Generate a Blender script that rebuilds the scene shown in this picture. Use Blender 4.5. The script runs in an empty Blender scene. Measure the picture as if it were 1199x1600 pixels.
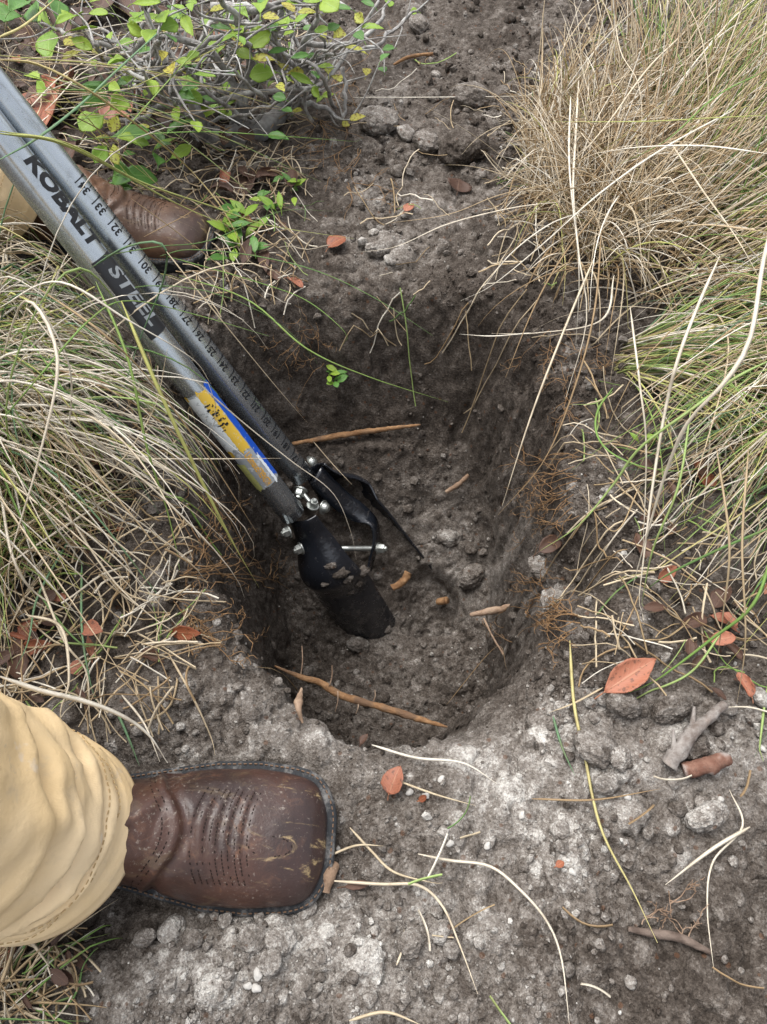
import bpy, bmesh, math, random
import numpy as np
from mathutils import Vector, Matrix
from mathutils.bvhtree import BVHTree

random.seed(7)
rng = np.random.default_rng(7)
S = bpy.context.scene
COL = S.collection
R_ = math.radians

# ------------------------------------------------------------------ camera, sky, sun, exposure
FPX, CX, CY = 1152.0, 599.5, 800.0          # focal length and centre in photograph pixels
PITCH, HC = R_(55.7), 0.664                 # camera looks 55.7 degrees down from 0.664 m
cp, sp = math.cos(PITCH), math.sin(PITCH)
cam = bpy.data.objects.new('camera', bpy.data.cameras.new('camera'))
COL.objects.link(cam)
cam.location = (0, 0, HC)
cam.rotation_euler = (math.pi/2 - PITCH, 0, 0)
cam.data.sensor_fit = 'VERTICAL'
cam.data.sensor_height = 24
cam.data.lens = 12*FPX/800
cam.data.clip_start, cam.data.clip_end = 0.01, 300
S.camera = cam

SUN_EL, SUN_AZ = R_(70), R_(-48)             # azimuth from +Y towards +X
w = bpy.data.worlds.new('World'); S.world = w; w.use_nodes = True
wn = w.node_tree.nodes; wl = w.node_tree.links
sky = wn.new('ShaderNodeTexSky'); sky.sky_type = 'NISHITA'; sky.sun_disc = False
sky.sun_elevation = SUN_EL; sky.sun_rotation = SUN_AZ
sky.dust_density = 4.0
hsv = wn.new('ShaderNodeHueSaturation'); hsv.inputs['Saturation'].default_value = 0.22
wl.new(sky.outputs[0], hsv.inputs['Color'])
wl.new(hsv.outputs[0], wn['Background'].inputs['Color'])
wn['Background'].inputs['Strength'].default_value = 0.15
sun = bpy.data.objects.new('sun', bpy.data.lights.new('sun', 'SUN'))
COL.objects.link(sun)
sun.data.energy = 1.5; sun.data.angle = R_(50); sun.data.color = (1.0, 0.97, 0.93)
sd = Vector((math.sin(SUN_AZ)*math.cos(SUN_EL), math.cos(SUN_AZ)*math.cos(SUN_EL), math.sin(SUN_EL)))
sun.rotation_euler = sd.to_track_quat('Z', 'Y').to_euler()
S.view_settings.view_transform = 'Standard'
try: S.view_settings.look = 'None'
except Exception: pass
S.view_settings.exposure = 1.05
S.view_settings.gamma = 1.0
S.view_settings.use_curve_mapping = False

# ------------------------------------------------------------------ maths helpers
def ray(px, py):
    x = (px-CX)/FPX; u = (CY-py)/FPX
    return np.array([x, cp + u*sp, -sp + u*cp])
def Pz(px, py, z):                          # point at camera depth z
    return ray(px, py)*z + np.array([0, 0, HC])
def P(px, py, h=0.0):                       # point at world height h
    d = ray(px, py)
    return d*((h-HC)/d[2]) + np.array([0, 0, HC])

def _h(ix, iy, iz, seed):
    h = (ix*np.uint32(374761393) + iy*np.uint32(668265263) + iz*np.uint32(2147483647) + np.uint32(seed)*np.uint32(3266489917))
    h = (h ^ (h >> np.uint32(13)))*np.uint32(1274126177)
    h = (h ^ (h >> np.uint32(16)))*np.uint32(2246822519)
    return ((h ^ (h >> np.uint32(15))) & np.uint32(0xFFFFFF)).astype(np.float32)/np.float32(0xFFFFFF)
def vn(x, y, z, seed=0):                    # value noise, -1..1
    old = np.seterr(over='ignore')
    x, y, z = [np.asarray(a, np.float32) for a in np.broadcast_arrays(x, y, z)]
    fx, fy, fz = np.floor(x), np.floor(y), np.floor(z)
    tx, ty, tz = x-fx, y-fy, z-fz
    ix, iy, iz = [f.astype(np.int64).astype(np.uint32) for f in (fx, fy, fz)]
    tx, ty, tz = [t*t*t*(t*(t*6-15)+10) for t in (tx, ty, tz)]
    o = np.uint32(1)
    def L(a, b, t): return a + (b-a)*t
    r = L(L(L(_h(ix, iy, iz, seed), _h(ix+o, iy, iz, seed), tx), L(_h(ix, iy+o, iz, seed), _h(ix+o, iy+o, iz, seed), tx), ty),
          L(L(_h(ix, iy, iz+o, seed), _h(ix+o, iy, iz+o, seed), tx), L(_h(ix, iy+o, iz+o, seed), _h(ix+o, iy+o, iz+o, seed), tx), ty), tz)
    np.seterr(**old)
    return r*2-1
def fbm(x, y, z, scale, octv=4, seed=0, gain=0.5):
    a, s, t = 1.0, 0.0, 0.0
    for k in range(octv):
        f = scale*(2.03**k)
        s = s + a*vn(x*f + 17.3*k, (y*0.96+z*0.28)*f + 3.1*k, (z*0.96-y*0.28)*f + 9.7*k, seed+k)
        t += a; a *= gain
    return s/t
def sstep(a, b, x):
    t = np.clip((x-a)/(b-a), 0, 1); return t*t*(3-2*t)

# ------------------------------------------------------------------ ground shape (macro)
RIM = [(318,492,.11),(400,458,.10),(480,440,.105),(600,432,.11),(700,440,.105),(790,474,.085),(852,545,.065),(880,640,.055),(893,760,.055),
       (900,880,.05),(905,965,.08),(872,1052,.135),(795,1130,.135),(698,1166,.075),(600,1168,.035),(520,1145,.035),
       (450,1092,.035),(388,1020,.035),(338,930,.05),(292,830,.075),(262,700,.10),(268,590,.11)]
RIMW = [(P(a, b)[0], P(a, b)[1], c) for a, b, c in RIM]
def rim_dist(X, Y):
    best = np.full(X.shape, 1e9); wid = np.full(X.shape, .05); ins = np.zeros(X.shape, bool)
    n = len(RIMW)
    for i in range(n):
        ax, ay, aw = RIMW[i]; bx, by, bw = RIMW[(i+1) % n]
        dx, dy = bx-ax, by-ay
        t = np.clip(((X-ax)*dx + (Y-ay)*dy)/(dx*dx+dy*dy), 0, 1)
        d = np.hypot(X-ax-t*dx, Y-ay-t*dy)
        m = d < best
        best = np.where(m, d, best); wid = np.where(m, aw+(bw-aw)*t, wid)
        c = ((ay > Y) != (by > Y)) & (X < (bx-ax)*(Y-ay)/((by-ay) if abs(by-ay) > 1e-9 else 1e-9) + ax)
        ins ^= c
    return np.where(ins, best, -best), wid
def bump(X, Y, px, py, rx, ry, h, p=1.0):
    c = P(px, py)
    q = ((X-c[0])/rx)**2 + ((Y-c[1])/ry)**2
    return h*np.exp(-q**p)
BOOT_N = dict(toe=(-0.042, 0.121), ang=-3.0)     # near boot: toe tip on the ground, heading in degrees
BOOT_F = dict(toe=(-0.246, 0.908), ang=-7.0)
def hm(X, Y):
    X = np.asarray(X, float); Y = np.asarray(Y, float)
    z = .012*fbm(X, Y, 0*X, 5, 2, 11) + .007*fbm(X, Y, 0*X, 19, 2, 12)
    z = z + bump(X, Y, 320, 1085, .10, .045, .022) + bump(X, Y, 1080, 1080, .16, .12, .022) + bump(X, Y, 1060, 1230, .09, .05, .014)
    z = z + bump(X, Y, 690, 200, .22, .18, .035) + bump(X, Y, 330, 1530, .12, .05, .014) + bump(X, Y, 960, 980, .06, .07, .02)
    z = z + bump(X, Y, 1010, 420, .20, .25, .045) + bump(X, Y, 60, 720, .14, .12, .02) + bump(X, Y, 250, 880, .07, .1, .016)
    z = z - bump(X, Y, 190, 1440, .10, .02, .02)
    for b in (BOOT_N, BOOT_F):                    # trodden flat under the boots
        a = R_(b['ang']); tx, ty = b['toe']
        lx = (X-tx)*math.cos(a) + (Y-ty)*math.sin(a) + .15
        ly = -(X-tx)*math.sin(a) + (Y-ty)*math.cos(a)
        q = np.maximum(np.abs(lx)-.14, 0)**2 + np.maximum(np.abs(ly)-.045, 0)**2
        k = np.exp(-q/.02**2)
        z = z*(1-k) + (-.002)*k
    m = (X > -.45) & (X < .45) & (Y > .05) & (Y < 1.1)
    if m.any():
        Xi, Yi = X[m], Y[m]
        d, wd = rim_dist(Xi, Yi)
        d = d + .010*fbm(Xi, Yi, 0*Xi, 22, 3, 21) + .004*fbm(Xi, Yi, 0*Xi, 70, 2, 22)
        dep = np.interp(Yi, [.2, .40, .50, .59, .66, .72, .9], [.445, .445, .425, .365, .295, .22, .205])
        dep = dep + .022*fbm(Xi, Yi, 0*Xi, 12, 3, 31) + .02*np.clip((Xi-.02)/.15, -1, 1)*-1*(Yi < .62)
        t = np.clip(d/wd, 0, 1)
        prof = t*t*(3-2*t)
        zi = z[m]*(1-prof) - dep*prof - .016*np.exp(-np.clip(-d, 0, 1)/.022)*(d < 0) - .016*(d >= 0)*(1-prof)
        # side notch in the wall, blade cut in the floor
        c = P(893, 905, -.05)
        q = ((Xi-c[0])/.022)**2 + ((Yi-c[1])/.045)**2
        zi = zi - .09*np.exp(-q**2)*(zi > -.3)
        c = P(668, 915, -.34)
        q = np.sqrt(((Xi-c[0])/.055)**2 + ((Yi-c[1])/.05)**2)
        zi = zi - .045*(1-sstep(.86, 1.0, q))*sstep(-.9, .1, (Xi-c[0])/.055)
        z = z.copy(); z[m] = zi
    return z
# lookup lattice for seating things
LX0, LY0, LS = -1.3, -.4, .004
_lx = np.arange(LX0, 1.5, LS); _ly = np.arange(LY0, 2.6, LS)
HMAP = hm(*np.meshgrid(_lx, _ly))
def hz(x, y):
    fx = np.clip((np.asarray(x)-LX0)/LS, 0, len(_lx)-1.001); fy = np.clip((np.asarray(y)-LY0)/LS, 0, len(_ly)-1.001)
    i, j = fx.astype(int), fy.astype(int); a, b = fx-i, fy-j
    return (HMAP[j, i]*(1-a)+HMAP[j, i+1]*a)*(1-b) + (HMAP[j+1, i]*(1-a)+HMAP[j+1, i+1]*a)*b
def G(px, py, lift=0.0):                    # where the line of sight of a pixel meets the ground, raised by lift
    d = ray(px, py); o = np.array([0, 0, HC])
    t = np.linspace(.3, 2.6, 1200)
    pts = o + d[None]*t[:, None]
    f = pts[:, 2] - hz(pts[:, 0], pts[:, 1])
    k = np.argmax(f < 0)
    if f[k] >= 0: return P(px, py, lift)
    t0, t1 = t[k-1], t[k]
    for _ in range(14):
        tm = (t0+t1)/2; p = o + d*tm
        if p[2] < hz(p[0], p[1]): t1 = tm
        else: t0 = tm
    p = o + d*t0
    n = np.array([hz(p[0]-.01, p[1])-hz(p[0]+.01, p[1]), hz(p[0], p[1]-.01)-hz(p[0], p[1]+.01), .02]); n /= np.linalg.norm(n)
    return p + n*lift

# ------------------------------------------------------------------ object helpers
def tag(o, label=None, cat=None, group=None, kind=None):
    for k, v in (('label', label), ('category', cat), ('group', group), ('kind', kind)):
        if v: o[k] = v
    return o
def empty(name, loc, label, cat, group=None):
    o = bpy.data.objects.new(name, None); COL.objects.link(o); o.location = loc
    o.empty_display_size = .02
    return tag(o, label, cat, group)
def link(name, me, parent=None, mats=None):
    o = bpy.data.objects.new(name, me); COL.objects.link(o)
    if mats is not None:
        for m in (mats if isinstance(mats, (list, tuple)) else [mats]): me.materials.append(m)
    if parent is not None:
        o.parent = parent
        o.matrix_parent_inverse = Matrix.Translation(-Vector(parent.location)) if parent.type == 'EMPTY' and not parent.parent else Matrix()
    return o
def mesh_np(name, V, Fc, smooth=True, col=None, colname='Col', attrs=None, uv=None, midx=None):
    V = np.asarray(V, np.float32).reshape(-1, 3); Fc = np.asarray(Fc, np.int32)
    me = bpy.data.meshes.new(name)
    k = Fc.shape[1]
    me.vertices.add(len(V)); me.vertices.foreach_set('co', V.ravel())
    me.loops.add(Fc.size); me.loops.foreach_set('vertex_index', Fc.ravel())
    me.polygons.add(len(Fc)); me.polygons.foreach_set('loop_start', np.arange(0, Fc.size, k, dtype=np.int32))
    if midx is not None: me.polygons.foreach_set('material_index', np.asarray(midx, np.int32))
    me.update(calc_edges=True)
    me.polygons.foreach_set('use_smooth', np.full(len(Fc), smooth))
    if col is not None:
        a = me.color_attributes.new(colname, 'FLOAT_COLOR', 'POINT')
        c = np.ones((len(V), 4), np.float32); c[:, :3] = np.asarray(col, np.float32).reshape(-1, 3); a.data.foreach_set('color', c.ravel())
    for n, v in (attrs or {}).items():
        a = me.attributes.new(n, 'FLOAT', 'POINT'); a.data.foreach_set('value', np.asarray(v, np.float32).ravel())
    if uv is not None:
        l = me.uv_layers.new(name='UVMap'); u = np.asarray(uv, np.float32)[Fc.ravel()]; l.data.foreach_set('uv', u.ravel())
    me.update()
    return me
def catmull(pts, n):
    p = np.asarray(pts, float)
    if len(p) == 2: return p[0] + (p[1]-p[0])*np.linspace(0, 1, n)[:, None]
    q = np.vstack([2*p[0]-p[1], p, 2*p[-1]-p[-2]])
    L = np.r_[0, np.cumsum(np.linalg.norm(np.diff(p, axis=0), axis=1))]
    out = []
    for s in np.linspace(0, L[-1]*.99999, n):
        i = min(np.searchsorted(L, s, side='right')-1, len(p)-2); t = (s-L[i])/(L[i+1]-L[i])
        a, b, c, d = q[i], q[i+1], q[i+2], q[i+3]
        out.append(.5*((2*b)+(-a+c)*t+(2*a-5*b+4*c-d)*t*t+(-a+3*b-3*c+d)*t**3))
    return np.array(out)
def tubes(C, Rr, k=3, cap=True, flat=None):
    """C (B,n,3) centre lines, Rr (B,n) radii -> vertices, faces, (blade, point) index of each vertex."""
    C = np.asarray(C, float); Rr = np.asarray(Rr, float); B, n, _ = C.shape
    T = np.gradient(C, axis=1); T /= np.linalg.norm(T, axis=2, keepdims=True)+1e-12
    ref = np.where(np.abs(T[:, :1, 2:3]) > .9, np.array([[[1., 0, 0]]]), np.array([[[0, 0, 1.]]]))
    N = np.cross(T, np.broadcast_to(ref, T.shape)); N /= np.linalg.norm(N, axis=2, keepdims=True)+1e-9
    Bn = np.cross(T, N)
    ang = np.arange(k)*2*math.pi/k
    fl = 1.0 if flat is None else flat
    V = C[:, :, None] + Rr[:, :, None, None]*(np.cos(ang)[None, None, :, None]*N[:, :, None] + fl*np.sin(ang)[None, None, :, None]*Bn[:, :, None])
    idx = np.arange(B*n*k).reshape(B, n, k)
    a = idx[:, :-1]; b = idx[:, 1:]
    Fq = np.stack([a, np.roll(a, -1, 2), np.roll(b, -1, 2), b], -1).reshape(-1, 4)
    return V.reshape(-1, 3), Fq
def tube_mesh(name, pts, rad, k=8, n=None, col=None, rough=0.0, seed=0, caps=True):
    """one tapered tube along a smooth line, closed at both ends."""
    n = n or 24
    c = catmull(pts, n)
    r = np.interp(np.linspace(0, 1, n), np.linspace(0, 1, len(rad)), rad) if np.ndim(rad) else np.full(n, rad)
    V, Fq = tubes(c[None], r[None], k)
    if rough:
        V = V.reshape(n, k, 3)
        d = V - c[:, None]
        q = fbm(V[..., 0], V[..., 1], V[..., 2], 120, 3, seed)
        V = (c[:, None] + d*(1+rough*q[..., None])).reshape(-1, 3)
    i0 = len(V)
    V = np.vstack([V, c[0]-(c[1]-c[0])*.15, c[-1]+(c[-1]-c[-2])*.15])
    f = [(i0, (j+1) % k, j, j) for j in range(k)] + [(i0+1, (n-1)*k+j, (n-1)*k+(j+1) % k, (n-1)*k+(j+1) % k) for j in range(k)]
    me = bpy.data.meshes.new(name)
    faces = [tuple(x) for x in Fq] + [(a, b, cc) for a, b, cc, _ in f]
    me.from_pydata([tuple(v) for v in V], [], faces)
    me.polygons.foreach_set('use_smooth', [True]*len(me.polygons))
    if col is not None:
        a = me.color_attributes.new('Col', 'FLOAT_COLOR', 'POINT')
        cc = np.ones((len(V), 4), np.float32); cc[:, :3] = col; a.data.foreach_set('color', cc.ravel())
    return me
def bm_mesh(name, bm, smooth=False):
    me = bpy.data.meshes.new(name); bm.normal_update(); bm.to_mesh(me); bm.free()
    if smooth: me.polygons.foreach_set('use_smooth', [True]*len(me.polygons))
    return me
def evaluated(o):
    dg = bpy.context.evaluated_depsgraph_get(); dg.update()
    me = bpy.data.meshes.new_from_object(o.evaluated_get(dg), preserve_all_data_layers=True, depsgraph=dg)
    return me

# ------------------------------------------------------------------ materials
class MT:
    def __init__(s, name, rough=.8, spec=.3):
        s.m = bpy.data.materials.new(name); s.m.use_nodes = True; s.nt = s.m.node_tree; s.n = s.nt.nodes
        s.b = s.n['Principled BSDF']; s.b.inputs['Roughness'].default_value = rough; s.b.inputs['Specular IOR Level'].default_value = spec
        s.tc = s.N('ShaderNodeTexCoord'); s.vec = s.tc.outputs['Object']
    def N(s, t, **k):
        x = s.n.new(t)
        for a, v in k.items(): setattr(x, a, v)
        return x
    def L(s, a, b): s.nt.links.new(a, b)
    def noise(s, scale, detail=4, rough=.55, vec=None, dist=0, out='Fac'):
        x = s.N('ShaderNodeTexNoise'); x.inputs['Scale'].default_value = scale; x.inputs['Detail'].default_value = detail
        x.inputs['Roughness'].default_value = rough; x.inputs['Distortion'].default_value = dist
        s.L(vec or s.vec, x.inputs['Vector']); return x.outputs[out]
    def vor(s, scale, feat='F1', out='Distance', vec=None):
        x = s.N('ShaderNodeTexVoronoi', feature=feat); x.inputs['Scale'].default_value = scale; s.L(vec or s.vec, x.inputs['Vector']); return x.outputs[out]
    def math(s, op, a, b=0.0, c=None):
        x = s.N('ShaderNodeMath', operation=op)
        for i, v in enumerate((a, b) if c is None else (a, b, c)):
            if hasattr(v, 'links'): s.L(v, x.inputs[i])
            else: x.inputs[i].default_value = v
        return x.outputs[0]
    def ramp(s, fac, stops):
        x = s.N('ShaderNodeValToRGB'); e = x.color_ramp.elements
        while len(e) < len(stops): e.new(.5)
        for i, (p, c) in enumerate(stops):
            e[i].position = p; e[i].color = (*c, 1) if len(c) == 3 else c
        s.L(fac, x.inputs[0]); return x.outputs[0]
    def step(s, v, a, b):
        x = s.N('ShaderNodeMapRange', interpolation_type='SMOOTHSTEP'); s.L(v, x.inputs['Value'])
        x.inputs['From Min'].default_value = a; x.inputs['From Max'].default_value = b; return x.outputs['Result']
    def mix(s, fac, a, b, mode='MIX'):
        x = s.N('ShaderNodeMix', data_type='RGBA', blend_type=mode)
        for i, v in ((0, fac), (6, a), (7, b)):
            if hasattr(v, 'links'): s.L(v, x.inputs[i])
            elif i == 0: x.inputs[0].default_value = v
            else: x.inputs[i].default_value = (*v, 1)
        return x.outputs[2]
    def attr(s, name, out='Color'):
        x = s.N('ShaderNodeAttribute', attribute_name=name); return x.outputs[out]
    def base(s, c):
        if hasattr(c, 'links'): s.L(c, s.b.inputs['Base Color'])
        else: s.b.inputs['Base Color'].default_value = (*c, 1)
        return s
    def bump(s, h, strength=.5, dist=.002):
        x = s.N('ShaderNodeBump'); x.inputs['Strength'].default_value = strength; x.inputs['Distance'].default_value = dist
        s.L(h, x.inputs['Height'])
        if s.b.inputs['Normal'].links: s.L(s.b.inputs['Normal'].links[0].from_socket, x.inputs['Normal'])
        s.L(x.outputs[0], s.b.inputs['Normal']); return s
    def rough(s, v):
        s.L(v, s.b.inputs['Roughness']); return s
    def translucent(s, col, f):
        t = s.N('ShaderNodeBsdfTranslucent'); mx = s.N('ShaderNodeMixShader'); mx.inputs[0].default_value = f
        if hasattr(col, 'links'): s.L(col, t.inputs['Color'])
        else: t.inputs['Color'].default_value = (*col, 1)
        s.L(s.b.outputs[0], mx.inputs[1]); s.L(t.outputs[0], mx.inputs[2]); s.L(mx.outputs[0], s.n['Material Output'].inputs['Surface']); return s

def soil_mat(name, use_attr=True, tone=.4):
    t = MT(name, .95, .12)
    if not use_attr: t.vec = t.N('ShaderNodeNewGeometry').outputs['Position']
    n1 = t.noise(14, 5, .6); n2 = t.noise(75, 7, .68); n3 = t.noise(420, 4, .65)
    if use_attr: v = t.attr('tone', 'Fac')
    else:
        oi = t.N('ShaderNodeObjectInfo'); v = t.math('ADD', t.attr('tone_o', 'Fac'), t.math('MULTIPLY_ADD', oi.outputs['Random'], .16, tone-.08))
    cs = t.N('ShaderNodeSeparateColor'); t.L(t.vor(430, 'F1', 'Color'), cs.inputs[0])
    cs2 = t.N('ShaderNodeSeparateColor'); t.L(t.vor(900, 'F1', 'Color'), cs2.inputs[0])
    f = t.math('ADD', v, t.math('MULTIPLY', t.math('SUBTRACT', n1, .5), .35))
    f = t.math('ADD', f, t.math('MULTIPLY', t.math('SUBTRACT', n2, .5), 1.0))
    f = t.math('ADD', f, t.math('MULTIPLY', t.math('SUBTRACT', n3, .5), .5))
    f = t.math('ADD', f, t.math('MULTIPLY', t.math('SUBTRACT', cs.outputs[0], .5), .19))
    f = t.math('ADD', f, t.math('MULTIPLY', t.math('SUBTRACT', cs2.outputs[0], .5), .16))
    c = t.ramp(f, [(0.0, (.034, .027, .022)), (.28, (.085, .071, .060)), (.58, (.195, .174, .155)), (1.0, (.52, .50, .465))])
    cr2 = t.N('ShaderNodeSeparateColor'); t.L(t.vor(160, 'F1', 'Color'), cr2.inputs[0])
    og = t.math('MULTIPLY', t.step(t.vor(160), .42, .3), t.math('GREATER_THAN', cr2.outputs[1], .95))
    c = t.mix(t.math('MULTIPLY', og, .6), c, (.10, .050, .028))
    t.base(c)
    t.bump(n2, .6, .006)
    t.bump(t.vor(430), .55, .0018)
    t.bump(t.vor(900), .6, .0010)
    t.bump(n3, .4, .002)
    return t.m
M_soil = soil_mat('soil')
M_clod = soil_mat('clod_soil', False, .44)
M_clod_pale = soil_mat('clod_soil_pale', False, .60)
M_clod_dark = soil_mat('clod_soil_dark', False, .30)
def grass_mat():
    t = MT('grass_blade', .55, .3)
    c = t.attr('Col'); n = t.noise(60, 3)
    c2 = t.mix(t.math('MULTIPLY', t.step(n, .45, .75), .4), c, (.20, .13, .06))
    t.base(c2); t.translucent(c2, .22); return t.m
M_grass = grass_mat()
def leaf_mat(name, c0, c1, vein, spot, gloss, tr, spots=.0):
    t = MT(name, gloss, .4)
    u = t.N('ShaderNodeUVMap'); sx = t.N('ShaderNodeSeparateXYZ'); t.L(u.outputs[0], sx.inputs[0])
    ax = t.math('ABSOLUTE', t.math('SUBTRACT', sx.outputs[0], .5))
    n = t.noise(90, 4)
    oi = t.N('ShaderNodeObjectInfo')
    c = t.mix(t.math('MULTIPLY_ADD', oi.outputs['Random'], .75, t.math('MULTIPLY', n, .3)), c0, c1)
    sv = t.math('SINE', t.math('MULTIPLY', t.math('SUBTRACT', sx.outputs[1], t.math('MULTIPLY', ax, .55)), 62))
    side = t.math('MULTIPLY', t.step(sv, .75, 1.0), .4)
    mid = t.step(ax, .045, .012)
    vv = t.math('MAXIMUM', side, mid)
    c = t.mix(t.math('MULTIPLY', vv, .55), c, vein)
    sp_ = t.step(t.noise(210, 3, .6), .60-spots*.1, .70-spots*.1)
    c = t.mix(t.math('MULTIPLY', sp_, .3+.6*spots), c, spot)
    t.base(c); t.bump(vv, .35, .001); t.bump(n, .3, .001)
    if tr: t.translucent(c, tr)
    return t.m
M_leaf = [leaf_mat('leaf_bright', (.34, .47, .055), (.19, .35, .04), (.33, .48, .12), (.09, .12, .02), .42, .38),
          leaf_mat('leaf_deep', (.055, .155, .022), (.10, .24, .04), (.17, .28, .07), (.05, .08, .02), .38, .25),
          leaf_mat('leaf_yellowing', (.42, .47, .07), (.46, .40, .06), (.45, .45, .14), (.13, .07, .02), .45, .38, 1.0)]
M_dead = [leaf_mat('dead_leaf_orange', (.25, .075, .032), (.15, .046, .022), (.34, .15, .07), (.05, .02, .012), .5, .05, .55),
          leaf_mat('dead_leaf_brown', (.085, .040, .024), (.050, .026, .017), (.12, .07, .045), (.03, .016, .01), .6, .05, .4),
          leaf_mat('dead_leaf_pink', (.33, .125, .072), (.24, .085, .048), (.38, .2, .12), (.06, .03, .02), .55, .05, .6)]
def bark_mat(name, c0, c1, sc=90, lich=None):
    t = MT(name, .85, .2)
    n = t.noise(sc, 6, .65); n2 = t.noise(sc*.25, 3)
    c = t.mix(t.step(n, .3, .7), c0, c1)
    c = t.mix(t.math('MULTIPLY', t.step(t.noise(sc*2.6, 4, .7), .58, .70), .55), c, (.10, .082, .068))
    if lich: c = t.mix(t.math('MULTIPLY', t.step(n2, .5, .62), .8), c, lich)
    t.base(c); t.bump(n, .9, .003); return t.m
M_stem = bark_mat('shrub_bark', (.17, .16, .15), (.36, .35, .335), 120, (.44, .44, .42))
M_crown = bark_mat('root_crown_bark', (.12, .115, .108), (.25, .245, .235), 60, (.31, .31, .30))
M_root = bark_mat('root_bark', (.17, .088, .042), (.33, .195, .10), 95, (.12, .075, .05))
M_rootpale = bark_mat('pale_root_bark', (.24, .155, .105), (.40, .30, .22), 110, (.20, .13, .085))
M_fine = bark_mat('fine_root', (.20, .112, .055), (.31, .195, .10), 300)
M_ashwood = bark_mat('ashy_root', (.11, .085, .072), (.31, .29, .27), 70, (.16, .11, .085))

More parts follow.
